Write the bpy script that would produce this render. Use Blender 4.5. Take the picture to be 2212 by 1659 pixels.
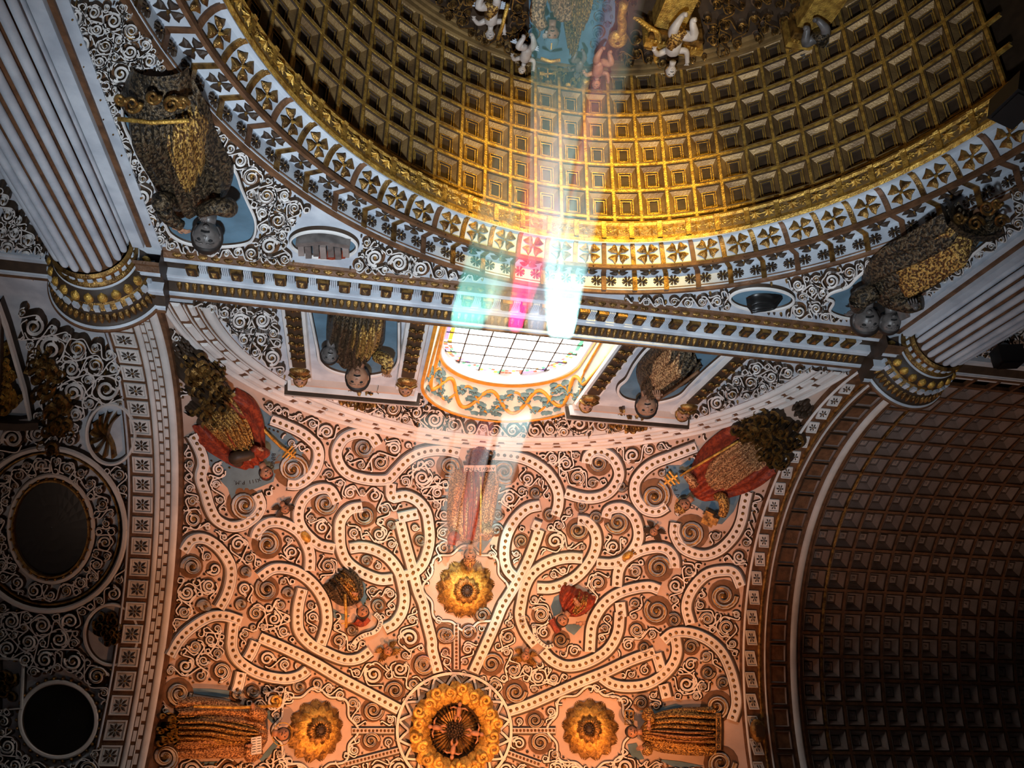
import bpy, bmesh, math, random
import numpy as np
from mathutils import Matrix, Vector
random.seed(7); rng=np.random.default_rng(7)
SC=bpy.context.scene; COL=SC.collection
for o in list(bpy.data.objects): bpy.data.objects.remove(o)
# ---------------------------------------------------------------- camera
F=1658.7; C0=np.array([1106.,829.5]); CAM=np.array([-2.1515,0.0446,1.6])
RC=np.array([[0.98000147,-0.00995653,-0.19874099],[0.09121656,0.91011159,0.40419851],[0.17685206,-0.4142436,0.8928189]])  # rows: right, down, forward
cd=bpy.data.cameras.new('camera'); cam=bpy.data.objects.new('camera',cd); COL.objects.link(cam)
cd.sensor_fit='HORIZONTAL'; cd.sensor_width=36; cd.lens=36*F/2212; cd.clip_end=200; cd.clip_start=.05
m=Matrix.Identity(4)
for r in range(3): m[r][0]=RC[0][r]; m[r][1]=-RC[1][r]; m[r][2]=-RC[2][r]; m[r][3]=CAM[r]
cam.matrix_world=m; SC.camera=cam
# ---------------------------------------------------------------- world, lamps, exposure
SC.view_settings.view_transform='Standard'; SC.view_settings.look='None'; SC.view_settings.gamma=1; SC.view_settings.exposure=0.0
SC.view_settings.use_curve_mapping=False
SC.cycles.use_denoising=True; SC.cycles.max_bounces=5; SC.cycles.diffuse_bounces=2; SC.cycles.glossy_bounces=3; SC.cycles.volume_bounces=0; SC.cycles.transparent_max_bounces=64
SC.cycles.caustics_reflective=False; SC.cycles.caustics_refractive=False
W=bpy.data.worlds.new('world'); SC.world=W; W.use_nodes=True
W.node_tree.nodes['Background'].inputs[0].default_value=(.55,.68,1,1); W.node_tree.nodes['Background'].inputs[1].default_value=.025
def spot(name,loc,aim,power,color,angle,blend=.6,size=.25):
    l=bpy.data.lights.new(name,'SPOT'); l.energy=power; l.color=color; l.spot_size=math.radians(angle); l.spot_blend=blend; l.shadow_soft_size=size
    o=bpy.data.objects.new(name,l); COL.objects.link(o); o.location=loc
    o.rotation_euler=(Vector(aim)-Vector(loc)).to_track_quat('-Z','Y').to_euler(); return o
spot('vault_lamp_left',(-2.6,4.5,10.7),(-.3,-1.8,16.6),2900,(1,.37,.13),80,.9,.12)
spot('vault_lamp_right',(2.6,4.5,10.7),(.3,-1.8,16.6),3100,(1,.37,.13),80,.9,.12)
spot('vault_fill_light',(.2,-1.0,2.2),(.1,-.6,17),2900,(1,.50,.24),32,1.0,.2)  # unseen spot added low down, warms only the central vault
spot('wall_floodlight',(-2.4,3.2,3.0),(-.7,-5.07,9.6),5000,(.80,.90,1),72,1.0)  # added out-of-view spot for the cool tone on the arch wall
spot('apse_fill_light',(.35,-6.1,3.2),(.32,-6.25,9.25),4300,(1,.66,.15),42,1.0,.08)  # unseen spot added inside the apse, brightens coffers and spares the ring
spot('altar_floodlight',(2.2,-5.4,3.6),(1.1,-8.5,8.4),420,(1,.72,.3),34,1.0,.1)
spot('right_bay_fill',(8.2,4.4,10.7),(8.6,-4.8,12.8),480,(1,.62,.42),64,1.0,.12)  # added spot, lifts the upper coffers of the right bay
spot('left_bay_fill',(-7.6,4.4,10.7),(-6.6,-4.8,12.6),170,(1,.66,.48),60,1.0,.12)  # dim spot added to bring out the left bay reliefs
# ---------------------------------------------------------------- projection helpers: pixel -> point on a real surface
A=5.0; B=5.07; HS=10.85; CZ=6.835; RA2=A*A+B*B; HB=CZ*B/math.sqrt(RA2); HL=CZ*A/math.sqrt(RA2); ZA=5.19
def ray(p):
    p=np.atleast_2d(np.asarray(p,float)); return np.column_stack([(p-C0)/F,np.ones(len(p))])@RC
def pix(P):
    q=(np.atleast_2d(P)-CAM)@RC.T; return q[:,:2]/q[:,2:]*F+C0
def plane(ax,v,nrm):
    def f(p):
        d=ray(p); t=(v-CAM[ax])/d[:,ax]; return CAM+t[:,None]*d, np.tile(np.array(nrm,float),(len(d),1))
    return f
def quadric(c,s):
    c=np.array(c,float); s=np.array(s,float)
    def f(p):
        r=ray(p); d=r*s; o=(CAM-c)*s
        a=(d*d).sum(1); b=(d*o).sum(1); k=o@o-1; t=(-b+np.sqrt(np.maximum(b*b-a*k,0)))/a
        P=CAM+t[:,None]*r; n=-(P-c)*s*s; return P, n/np.linalg.norm(n,axis=1)[:,None]
    return f
S_WALL=plane(1,-B,(0,1,0)); S_DOME=quadric((0,0,HS),(1/math.sqrt(RA2),1/math.sqrt(RA2),1/CZ))
S_BAR=quadric((0,0,HS),(0,1/B,1/HB)); S_APSE=quadric((0,0,ZA),(1/4.05,0,1/4.18))
YE=-B-3.5
S_END=plane(1,YE,(0,1,0))
def cylp(x,deg,k=1.0):
    a=np.radians(deg); return np.stack(np.broadcast_arrays(x,-B*k*np.cos(a),HS+HB*k*np.sin(a)),-1)
def dome_z(x,y): return HS+CZ*np.sqrt(np.maximum(1-(x*x+y*y)/RA2,0))
def lunp(k,deg,y=-B):
    a=np.radians(deg); return np.stack(np.broadcast_arrays(-k*A*np.cos(a),y,HS+k*HL*np.sin(a)),-1)
# ---------------------------------------------------------------- materials
def mat(name,col,rough=.6,metal=0,var=.25,scale=6,col2=None,bump=0,bscale=40,spec=.4,vor=None,emit=0):
    m=bpy.data.materials.new(name); m.use_nodes=True; nt=m.node_tree; b=nt.nodes['Principled BSDF']
    b.inputs['Roughness'].default_value=rough; b.inputs['Metallic'].default_value=metal; b.inputs['Specular IOR Level'].default_value=spec
    tc=nt.nodes.new('ShaderNodeNewGeometry')
    if vor:
        n=nt.nodes.new('ShaderNodeTexVoronoi'); n.inputs['Scale'].default_value=vor; n.feature='F1'; out=n.outputs['Distance']
    else:
        n=nt.nodes.new('ShaderNodeTexNoise'); n.inputs['Scale'].default_value=scale; n.inputs['Detail'].default_value=5; out=n.outputs['Fac']
    nt.links.new(tc.outputs['Position'],n.inputs['Vector'])
    r=nt.nodes.new('ShaderNodeValToRGB'); c2=col2 or tuple(c*(1-var) for c in col)
    r.color_ramp.elements[0].position=.35 if scale<15 else .45; r.color_ramp.elements[1].position=.65 if scale<15 else .56
    r.color_ramp.elements[0].color=(*c2,1); r.color_ramp.elements[1].color=(*col,1)
    nt.links.new(out,r.inputs['Fac']); nt.links.new(r.outputs['Color'],b.inputs['Base Color'])
    if emit:
        nt.links.new(r.outputs['Color'],b.inputs['Emission Color']); b.inputs['Emission Strength'].default_value=emit
    if bump:
        n2=nt.nodes.new('ShaderNodeTexNoise'); n2.inputs['Scale'].default_value=bscale; n2.inputs['Detail'].default_value=4
        nt.links.new(tc.outputs['Position'],n2.inputs['Vector'])
        bp=nt.nodes.new('ShaderNodeBump'); bp.inputs['Strength'].default_value=bump; bp.inputs['Distance'].default_value=.03
        nt.links.new(n2.outputs['Fac'],bp.inputs['Height']); nt.links.new(bp.outputs['Normal'],b.inputs['Normal'])
    return m
MA=dict(
 stucco=mat('white_stucco',(.78,.75,.72),.75,var=.22,scale=2.2,bump=.15,bscale=25),
 ground=mat('tinted_stucco_ground',(.58,.43,.35),.8,var=.25,scale=1.3,bump=.2,bscale=18),
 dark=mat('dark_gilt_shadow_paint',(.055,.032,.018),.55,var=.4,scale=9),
 gilt=mat('old_gilding',(.44,.25,.07),.34,.75,col2=(.10,.05,.018),scale=11,bump=.4,bscale=60),
 bgilt=mat('bright_gilding',(.84,.52,.11),.38,.62,col2=(.36,.19,.04),scale=14,bump=.5,bscale=55),
 ochre=mat('aged_ochre_gilding',(.34,.21,.08),.45,.3,col2=(.15,.085,.035),scale=3,bump=.25,bscale=40),
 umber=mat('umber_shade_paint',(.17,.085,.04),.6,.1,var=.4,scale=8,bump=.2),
 brown=mat('red_brown_band',(.20,.095,.045),.55,.15,var=.5,scale=8,bump=.3),
 grey=mat('grey_marble',(.62,.66,.71),.6,col2=(.42,.46,.52),scale=3.2,bump=.1),
 blue=mat('blue_niche_paint',(.12,.22,.30),.8,col2=(.085,.155,.21),scale=3.5,bump=.15,bscale=14),
 black=mat('dark_canvas',(.012,.011,.011),.35,var=.5,scale=2),
 skin=mat('painted_skin',(.42,.22,.13),.5,col2=(.30,.14,.08),scale=14),
 hair=mat('dark_hair',(.02,.013,.01),.6),
 red=mat('red_robe',(.30,.045,.015),.55,.1,col2=(.16,.02,.01),scale=16,bump=.4),
 brocade=mat('gold_brocade',(.66,.40,.11),.38,.5,col2=(.10,.045,.018),scale=34,bump=.9,bscale=34),
 darkrobe=mat('dark_brocade',(.13,.09,.05),.35,.5,col2=(.02,.016,.012),scale=30,bump=1.0,bscale=30),
 creamrobe=mat('cream_brocade',(.58,.33,.15),.45,.25,col2=(.13,.05,.02),scale=36,bump=.8,bscale=32),
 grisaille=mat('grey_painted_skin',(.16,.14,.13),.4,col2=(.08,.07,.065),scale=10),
 flesh=mat('pale_cherub_paint',(.58,.50,.44),.45,col2=(.4,.33,.28),scale=8),
 vault_slope=mat('aged_coffer_stucco',(.34,.27,.24),.7,var=.35,scale=2.5,bump=.2),
 vine=mat('orange_vine_paint',(.85,.33,.03),.6,var=.3,scale=7),
 leafp=mat('grey_green_leaf_paint',(.16,.24,.22),.7,var=.4,scale=9),
 floor=mat('stone_floor',(.30,.27,.24),.5,var=.3,scale=1.5),
 splay=mat('cream_splay_paint',(.82,.72,.56),.7,var=.15,scale=4),
 ink=mat('black_lettering',(.01,.01,.01),.7),
)
def glow(name,col,s):
    m=bpy.data.materials.new(name); m.use_nodes=True; nt=m.node_tree; b=nt.nodes['Principled BSDF']
    b.inputs['Base Color'].default_value=(*[c*.5 for c in col],1); b.inputs['Roughness'].default_value=.2
    b.inputs['Emission Color'].default_value=(*col,1); b.inputs['Emission Strength'].default_value=s; return m
MA['pane_white']=glow('sunlit_clear_glass',(1,.97,.9),9)
for n,c in (('red',(1,.12,.06)),('green',(.1,.62,.25)),('violet',(.42,.30,.95)),('orange',(1,.45,.05)),('blue',(.45,.75,1))): MA['pane_'+n]=glow('sunlit_'+n+'_glass',c,1.5)
# ---------------------------------------------------------------- mesh helpers
class MB:
    def __init__(s): s.v=[]; s.f=[]; s.m=[]
    def add(s,V,Fs,mi=0):
        o=len(s.v); s.v.extend([tuple(map(float,x)) for x in V])
        for i,f in enumerate(Fs):
            s.f.append(tuple(k+o for k in f)); s.m.append(mi if isinstance(mi,int) else mi[i])
    def grid(s,G,segm=0,closed_u=False,closed_v=False):
        """G[n][k][3]; segm: material per k column"""
        G=np.asarray(G); n,k=G.shape[:2]; o=len(s.v); s.v.extend(map(tuple,G.reshape(-1,3).tolist()))
        for i in range(n if closed_u else n-1):
            for j in range(k if closed_v else k-1):
                a=o+i*k+j; b=o+i*k+(j+1)%k; c=o+((i+1)%n)*k+(j+1)%k; d=o+((i+1)%n)*k+j
                s.f.append((a,b,c,d)); s.m.append(segm if isinstance(segm,int) else segm[j%len(segm)])
    def box(s,c,h,mi=0,M=None):
        V=[[c[0]+sx*h[0],c[1]+sy*h[1],c[2]+sz*h[2]] for sx in(-1,1) for sy in(-1,1) for sz in(-1,1)]
        if M is not None: V=[tuple(M@Vector(x)) for x in V]
        s.add(V,[(0,1,3,2),(4,6,7,5),(0,4,5,1),(2,3,7,6),(0,2,6,4),(1,5,7,3)],mi)
    def mesh(s,name,mats,smooth=False):
        me=bpy.data.meshes.new(name); me.from_pydata(s.v,[],s.f)
        for k in mats: me.materials.append(MA[k])
        me.polygons.foreach_set('material_index',np.array(s.m,dtype=np.int32))
        if smooth: me.polygons.foreach_set('use_smooth',np.ones(len(s.f),dtype=bool))
        me.update(); return me
def obj(name,me,parent=None,M=None,label=None,cat=None,group=None,kind=None):
    o=bpy.data.objects.new(name,me); COL.objects.link(o)
    if parent is not None: o.parent=parent
    if M is not None: o.matrix_basis=M
    for k,v in (('label',label),('category',cat),('group',group),('kind',kind)):
        if v: o[k]=v
    return o
def put(name,mb,mats,parent=None,smooth=False,**kw): return obj(name,mb.mesh(name,mats,smooth),parent,**kw)
def frame(P,U,N):
    P,U,N=Vector(P),Vector(U),Vector(N).normalized(); U=(U-N*U.dot(N)).normalized(); V=U.cross(N)
    M=Matrix.Identity(4)
    for r in range(3): M[r][0]=V[r]; M[r][1]=U[r]; M[r][2]=N[r]; M[r][3]=P[r]
    return M
def smoothc(pts,n=8,closed=False):
    p=np.asarray(pts,float); N=len(p)
    if closed: q=np.vstack([p[-1],p,p[0],p[1]])
    else: q=np.vstack([2*p[0]-p[1],p,2*p[-1]-p[-2]])
    out=[]
    for i in range(1,len(q)-2):
        a,b,c,d=q[i-1:i+3]
        for t in np.linspace(0,1,n,endpoint=False):
            out.append(.5*((2*b)+(c-a)*t+(2*a-5*b+4*c-d)*t*t+(3*b-a-3*c+d)*t**3))
    if not closed: out.append(p[-1])
    return np.array(out)
def normals2(c):
    t=np.gradient(c,axis=0); t/=np.maximum(np.linalg.norm(t,axis=1),1e-9)[:,None]; return np.stack([-t[:,1],t[:,0]],1)
def strip(mb,c,prof,surf,segm,wscale=None):
    """raised strip along pixel curve c lying on surf. prof: [(offset px, height m)]"""
    n=normals2(c); ws=np.ones(len(c)) if wscale is None else wscale; G=[]
    for off,h in prof:
        P,N=surf(c+n*(off*ws)[:,None]); G.append(P+N*h)
    mb.grid(np.stack(G,1),segm)
def spiral(cx,cy,r,turns,ph,d=1,r1=.18,n=None):
    n=n or int(14*turns)+4; t=np.linspace(0,1,n); a=ph+d*t*turns*2*math.pi; rr=r*(1-(1-r1)*t**.85)
    return np.stack([cx+rr*np.cos(a),cy+rr*np.sin(a)],1)
def dome_bead(mb,c,r,h,surf,mi=0,n=8):
    a=np.linspace(0,2*math.pi,n,endpoint=False); R=np.stack([np.cos(a),np.sin(a)],1)
    G=[]
    for k,hh in ((1,0.),(.8,.65),(.4,.95)):
        P,N=surf(np.asarray(c)+R*r*k); G.append(P+N*h*hh)
    P,N=surf([c]); o=len(mb.v); mb.grid(np.stack(G,0),mi,closed_v=True)
    mb.v.append(tuple((P+N*h)[0])); q=len(mb.v)-1
    for i in range(n): mb.f.append((o+2*n+i,o+2*n+(i+1)%n,q)); mb.m.append(mi)
def patch(poly,surf,h,mb=None,mi=0,rings=5,dens=14,edge=None):
    """filled star-shaped panel on the surface"""
    mb=mb or MB(); p=np.asarray(poly,float); c=p.mean(0); q=[]
    for i in range(len(p)):
        a,b=p[i],p[(i+1)%len(p)]; k=max(1,int(np.hypot(*(b-a))/dens))
        for t in range(k): q.append(a+(b-a)*t/k)
    q=np.array(q); G=[]
    P,N=surf(q); G.append(P)
    for s in np.linspace(1,0.02,rings):
        P,N=surf(c+(q-c)*s); G.append(P+N*h)
    mb.grid(np.stack(G,0),mi,closed_v=True); return mb
# ================================================================ STRUCTURE
def st(name,label=None): return dict(kind='structure',label=label)
mb=MB(); mb.add([(-16,-10,0),(16,-10,0),(16,8,0),(-16,8,0)],[(0,1,2,3)]); put('floor',mb,['floor'],kind='structure',label='stone floor of the church')
# central sail vault
us=np.sin(np.linspace(-math.pi/2,math.pi/2,73)); X,Y=np.meshgrid(us*A,us*B,indexing='ij')
mb=MB(); mb.grid(np.stack([X,Y,dome_z(X,Y)],-1)); ceiling=put('ceiling',mb,['ground'],smooth=True,kind='structure',label='peach stucco sail vault covered in scrollwork')
# front wall with arch opening and window hole
WHW,WZ0,WTOP,WSP=1.36,10.3,14.21,12.85
def win_top(x,hw=WHW,sp=WSP,top=WTOP): return sp+(top-sp)*math.sqrt(max(0,1-(x/hw)**2))
ARX,ARZ=4.389,4.39
xs=sorted(set([-15.,-5.9,-5.01,-ARX,ARX,5.01,5.9,15.]+list(np.round(np.sin(np.linspace(-math.pi/2,math.pi/2,61))*A,4))+list(np.round(np.sin(np.linspace(-math.pi/2,math.pi/2,41))*ARX,4))+list(np.round(np.sin(np.linspace(-math.pi/2,math.pi/2,25))*WHW,4))))
mb=MB()
for x0,x1 in zip(xs[:-1],xs[1:]):
    xm=(x0+x1)/2
    def lo(x): return ZA+ARZ*math.sqrt(max(0,1-(x/ARX)**2)) if abs(xm)<ARX else 0.
    def hi(x): return float(dome_z(np.float64(x),B))+.02 if abs(xm)<A else HS+.05
    sp=[(lo,hi)] if abs(xm)>WHW else [(lo,lambda x:WZ0),(win_top,hi)]
    for l,h in sp: mb.add([(x0,-B,l(x0)),(x1,-B,l(x1)),(x1,-B,h(x1)),(x0,-B,h(x0))],[(0,1,2,3)])
wall=put('wall_front',mb,['grey'],kind='structure',label='pale wall around the great gilded arch')
mb=MB(); mb.add([(-15,B,0),(15,B,0),(15,B,HS+.1),(-15,B,HS+.1)],[(0,1,2,3)]); put('wall_back',mb,['grey'],kind='structure',label='plain wall behind the viewer')
for s,n in ((-1,'left'),(1,'right')):
    mb=MB(); mb.add([(s*15,-B,0),(s*15,B,0),(s*15,B,HS+5),(s*15,-B,HS+5)],[(0,1,2,3)]); put('wall_'+n,mb,['grey'],kind='structure',label='end wall of the bay on the '+n)
# ------------------------------------------------ great arch ring
def ringp(th,d,rx,cr):
    a=np.radians(th); return np.stack(np.broadcast_arrays(rx*np.sin(a),-B-d,ZA+(cr-ZA)*np.cos(a)),-1)
TH=np.linspace(-90,90,121)
K=[(0,4.39,9.58),(.235,4.40,9.575),(.225,4.14,9.425)]
cove=[(.225+.30*math.sin(t)**1.3, 4.14-.19*(1-math.cos(t)), 9.425-.10*(1-math.cos(t))) for t in np.linspace(0,math.pi/2,7)]
K=K+cove[1:]; KG=[(.52,3.93,9.30),(.56,3.90,9.29),(.61,3.915,9.30),(.77,3.915,9.30),(.80,3.90,9.28),(.84,3.92,9.30),(.86,4.10,9.42)]
def ring_at(th,k0,k1,t):
    a=np.array(k0);b=np.array(k1); return ringp(th,*(a+(b-a)*t))
arch=None
def below(G):  # continue jambs to the floor
    a=G[:1].copy(); a[...,2]=0; b=G[-1:].copy(); b[...,2]=0; return np.concatenate([a,G,b],0)
mb=MB(); mb.grid(below(np.stack([ringp(TH,*k) for k in K],1)),[0,0]+[0]*9)
arch=put('trim_1',mb,['grey'],kind='structure',label='wide white arch band studded with gilt flowers',smooth=False)
mb=MB(); mb.grid(below(np.stack([ringp(TH,*k) for k in KG],1)),[1,1,0,1,1,1])
put('gold_band',mb,['ochre','bgilt'],arch)
mb=MB(); mb.grid(np.stack([ringp(TH,d,r,c) for d,r,c in ((-.005,4.47,9.66),(-.035,4.45,9.64),(-.035,4.41,9.60),(.03,4.385,9.575))],1)); put('edge_moulding',mb,['brown'],arch)
for nm,k in (('rib_moulding',K[2]),('cove_moulding',K[-1])):
    d,r,c=k; mb=MB(); w=.028 if nm[0]=='r' else .02
    mb.grid(np.stack([ringp(TH,d-w,r+.01,c+.01),ringp(TH,d-w*.9,r-w,c-w),ringp(TH,d+w,r-w,c-w),ringp(TH,d+w*1.5,r+.01,c+.01)],1)); put(nm,mb,['brown' if nm[0]=='r' else 'grey'],arch)
def ring_frame(th,k0,k1,t,lift=.0):
    P=ring_at(th,k0,k1,t); U=ring_at(th,k0,k1,1.0)-ring_at(th,k0,k1,0.0); T=ring_at(th+.5,k0,k1,t)-ring_at(th-.5,k0,k1,t)
    N=np.cross(U,T); ctr=np.array([0,-B+3,ZA]); 
    if N@(ctr-P)<0: N=-N
    N/=np.linalg.norm(N); return frame(P+N*lift,U,N)
STEP=5.15
def petal_flower(r,petals,mid,name,tip=.32,mats=('gilt','bgilt')):
    mb=MB()
    for i in range(petals):
        a=i*2*math.pi/petals+math.pi/petals; ca,sa=math.cos(a),math.sin(a); hw=math.pi/petals*.86
        pts=[(.10,0,.01),(.55,-.55*math.tan(hw)*.8,.012),(.95,-.62*math.tan(hw)*.9,.008),(.86,0,.02),(.95,.62*math.tan(hw)*.9,.008),(.55,.55*math.tan(hw)*.8,.012),(.5,0,.035)]
        V=[((x*ca-y*sa)*r,(x*sa+y*ca)*r,z*r/.12) for x,y,z in pts]; b0=[(v[0],v[1],-.004) for v in V[:6]]
        mb.add(V+b0,[(0,1,6),(1,2,6),(2,3,6),(3,4,6),(4,5,6),(5,0,6)]+[(k,(k+1)%6,7+(k+1)%6,7+k) for k in range(6)],0)
    a=np.linspace(0,2*math.pi,9)[:-1]
    mb.add([(.16*r*math.cos(t),.16*r*math.sin(t),0.015) for t in a]+[(0,0,.06*r/.12)],[(i,(i+1)%8,8) for i in range(8)],1)
    return mb.mesh(name,mats)
me_f1=petal_flower(.135,4,0,'cross_flower'); me_f2=petal_flower(.118,4,0,'cross_flower_small',mats=('dark','gilt')); me_f3=petal_flower(.075,8,0,'rosette',mats=('dark','gilt'))
def star_mesh(r,n,name):
    mb=MB(); V=[]
    for i in range(2*n):
        a=math.pi*i/n; q=r if i%2==0 else r*.5; V.append((q*math.cos(a),q*math.sin(a),.0))
    V.append((0,0,.045)); mb.add(V,[(i,(i+1)%(2*n),2*n) for i in range(2*n)],0); return mb.mesh(name,['bgilt'])
me_star=star_mesh(.085,8,'gilt_star'); me_sros=petal_flower(.05,6,0,'small_rosette',mats=('bgilt','bgilt'))
mbr=[]
for i,th in enumerate(np.arange(-17,18)*STEP):
    if abs(th)>87: continue
    kc=(K[4],K[6])
    obj('cross_flower',me_f1,arch,ring_frame(th,kc[0],kc[1],.45,.012))
    obj('cross_flower',me_f2,arch,ring_frame(th,K[1],K[2],.5,.006))
    for dt in (-.27,.27): obj('rosette',me_f3,arch,ring_frame(th+dt*STEP,K[0],K[1],.5,.006))
    big=(i%2==0)
    for dt,mesh in (((-.22,me_star),(.22,me_star)) if big else ((-.33,me_sros),(0,me_star),(.33,me_sros))): obj('star' if mesh is me_star else 'rosette',mesh,arch,ring_frame(th+dt*STEP,KG[2],KG[3],.5,.006))
    # radial rib between panels
    mb=MB(); t0=th+STEP/2; G=[]
    for k in K[:1]+K[1:]:
        k=np.array(k); 
        G.append([ringp(t0-.42,*k),ringp(t0-.38,k[0]-.02,k[1]-.022,k[2]-.022),ringp(t0+.38,k[0]-.02,k[1]-.022,k[2]-.022),ringp(t0+.42,*k)])
    mb.grid(np.array(G)); put('strap',mb,['gilt' if i%3 else 'brown'],arch)
    mb=MB(); G=[]
    for k in KG[1:5]: 
        G.append([ringp(t0-.5,k[0],k[1]+.005,k[2]+.005),ringp(t0-.42,k[0],k[1]-.025,k[2]-.025),ringp(t0+.42,k[0],k[1]-.025,k[2]-.025),ringp(t0+.5,k[0],k[1]+.005,k[2]+.005)])
    mb.grid(np.array(G)); put('gold_strap',mb,['bgilt'],arch)
# ------------------------------------------------ apse barrel with coffers
def apsep(th,y,k=0.): 
    a=np.radians(th); return np.stack(np.broadcast_arrays((4.05+k)*np.sin(a),y,ZA+(4.18+k)*np.cos(a)),-1)
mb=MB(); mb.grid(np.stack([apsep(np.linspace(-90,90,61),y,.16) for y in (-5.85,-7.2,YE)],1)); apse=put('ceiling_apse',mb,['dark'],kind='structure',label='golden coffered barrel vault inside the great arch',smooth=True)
for s in (-1,1):
    mb=MB(); mb.add([(s*4.1,-5.9,0),(s*4.1,YE,0),(s*4.1,YE,ZA),(s*4.1,-5.9,ZA)],[(0,1,2,3)]); put('side_panel',mb,['ochre'],apse)
def coffer(w,h,lv,name,mats,boss=True):
    """lv: [(scale, height, material of the ring leading to it)] local z up = toward the viewer"""
    mb=MB(); o=0; ring=[(-1,-1),(1,-1),(1,1),(-1,1)]
    for k,(s,z,mi) in enumerate(lv):
        sx=w-(1-s)*min(w,h); sy=h-(1-s)*min(w,h)
        mb.v+= [(x*sx,y*sy,z) for x,y in ring]
        if k:
            for i in range(4): mb.f.append(((k-1)*4+i,(k-1)*4+(i+1)%4,k*4+(i+1)%4,k*4+i)); mb.m.append(mi)
    n=len(mb.v); mb.v.append((0,0,lv[-1][1]+(.05 if boss else 0)))
    for i in range(4): mb.f.append((n-4+i,n-4+(i+1)%4,n)); mb.m.append(lv[-1][2])
    return mb.mesh(name,mats)
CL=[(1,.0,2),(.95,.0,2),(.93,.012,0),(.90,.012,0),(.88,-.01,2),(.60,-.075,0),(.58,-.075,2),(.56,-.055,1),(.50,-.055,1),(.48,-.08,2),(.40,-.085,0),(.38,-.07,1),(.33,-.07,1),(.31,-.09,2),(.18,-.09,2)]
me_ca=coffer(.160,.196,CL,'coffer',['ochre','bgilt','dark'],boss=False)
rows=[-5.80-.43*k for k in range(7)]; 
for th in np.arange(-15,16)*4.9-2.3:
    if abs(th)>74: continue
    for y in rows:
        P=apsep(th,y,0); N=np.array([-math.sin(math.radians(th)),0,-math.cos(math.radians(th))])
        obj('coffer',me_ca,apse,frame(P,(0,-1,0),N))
for th in np.arange(-16,16)*4.9-2.3+2.45:
    if abs(th)>77: continue
    mb=MB(); mb.grid(np.stack([np.stack([apsep(th-.30,y,.03),apsep(th-.25,y,-.012),apsep(th+.25,y,-.012),apsep(th+.30,y,.03)]) for y in (-5.86,-7.2,YE)])); put('long_rib',mb,['bgilt'],apse)
for y in [-5.80+.215-.43*k for k in range(0,8)]:
    mb=MB(); T=np.linspace(-76,76,77); mb.grid(np.stack([apsep(T,y+.022,.03),apsep(T,y+.018,-.012),apsep(T,y-.018,-.012),apsep(T,y-.022,.03)],1)); put('cross_rib',mb,['bgilt'],apse)
# end wall of the apse
mb=MB(); T=np.linspace(-90,90,41); P=apsep(T,YE,.2); mb.add(list(P)+[(-4.3,YE,0),(4.3,YE,0)],[tuple(range(len(P)))+(len(P)+1,len(P))],0)
endw=put('wall_apse',mb,['dark'],kind='structure',label='dark gilded back wall of the apse')
for dk,yy in ((-.02,.10),(-.09,.07),(-.16,.04)):
    mb=MB(); T=np.linspace(-76,76,61); mb.grid(np.stack([apsep(T,YE,dk+.03),apsep(T,YE+yy,dk+.02),apsep(T,YE+yy,dk-.02),apsep(T,YE,dk-.03)],1)); put('arch_moulding',mb,['ochre'],endw)
# ------------------------------------------------ entablature on the front wall
EX=4.72
prof=[(0,9.74,2),(.03,9.76,2),(.035,9.79,2),(.07,9.835,2),(.075,9.85,2),(.07,9.855,0),(.07,9.885,0),(.085,9.89,0),(.09,9.91,0),(.045,9.915,3),(.055,10.09,3),(.15,10.10,0),(.155,10.13,0),(.165,10.14,0),(.17,10.205,0),(.15,10.21,3),(.17,10.25,3),(.235,10.345,3),(.25,10.36,0),(.262,10.362,0),(.265,10.395,0),(.28,10.40,2),(.285,10.43,2),(0,10.46,0)]
def entab(x0,x1,name,label,z=0):
    mb=MB(); G=[[(x,-B+p,zz+z) for p,zz,_ in prof] for x in np.linspace(x0,x1,9)]; mb.grid(np.array(G),[q[2] for q in prof[1:]]); return put(name,mb,['grey','gilt','brown','dark'],kind='structure',label=label)
cor=entab(-EX,EX,'trim_2','white and gilt cornice with brackets and leaf moulding below the window')
def leaf_mesh(w,h,d,name,m=('gilt','dark')):
    mb=MB(); r=[]
    for t,ww,dd in ((0,.55,0),(.25,1,.7),(.55,.9,1),(.8,.55,.85),(1,.08,.35)):
        r.append([(-w*ww,t*h,0),(-w*ww*.55,t*h,d*dd*.8),(0,t*h,d*dd),(w*ww*.55,t*h,d*dd*.8),(w*ww,t*h,0)])
    mb.grid(np.array(r)); return mb.mesh(name,m)
me_leaf=leaf_mesh(.032,.13,.03,'leaf'); me_scal=leaf_mesh(.055,.06,.02,'scallop',('gilt','gilt'))
mb=MB(); mb.box((0,.085,.045),(.066,.088,.045),0); mb.box((0,.085,.095),(.052,.075,.012),1); V=[(-.03,.03,.107),(.03,.03,.107),(.03,.14,.107),(-.03,.14,.107),(0,.085,.14)]; mb.add(V,[(0,1,4),(1,2,4),(2,3,4),(3,0,4)],0)
me_mod=mb.mesh('bracket',['gilt','dark'])
mb=MB()
for q in (-.034,-.011,.011,.034): mb.box((q,.085,.03),(.008,.08,.03),0)
me_tri=mb.mesh('fluted_block',['grey'])
nm=35; dx=2*(EX-.25)/nm
for i in range(nm):
    x=-EX+.25+(i+.5)*dx
    M=frame((x-dx*.22,-B+.05,9.918),(0,.0,1),(0,1,0)); obj('bracket',me_mod,cor,M)
    M=frame((x+dx*.26,-B+.05,9.918),(0,.0,1),(0,1,0)); obj('fluted_block',me_tri,cor,M)
for i in range(105):
    x=-EX+.1+(i+.5)*(2*EX-.2)/105; obj('leaf',me_leaf,cor,frame((x,-B+.17,10.225),(0,.45,1),(0,1,-.45)))
for i in range(64):
    x=-EX+.1+(i+.5)*(2*EX-.2)/64; obj('scallop',me_scal,cor,frame((x,-B+.035,9.785),(0,.7,1),(0,1,-.7)))
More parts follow.
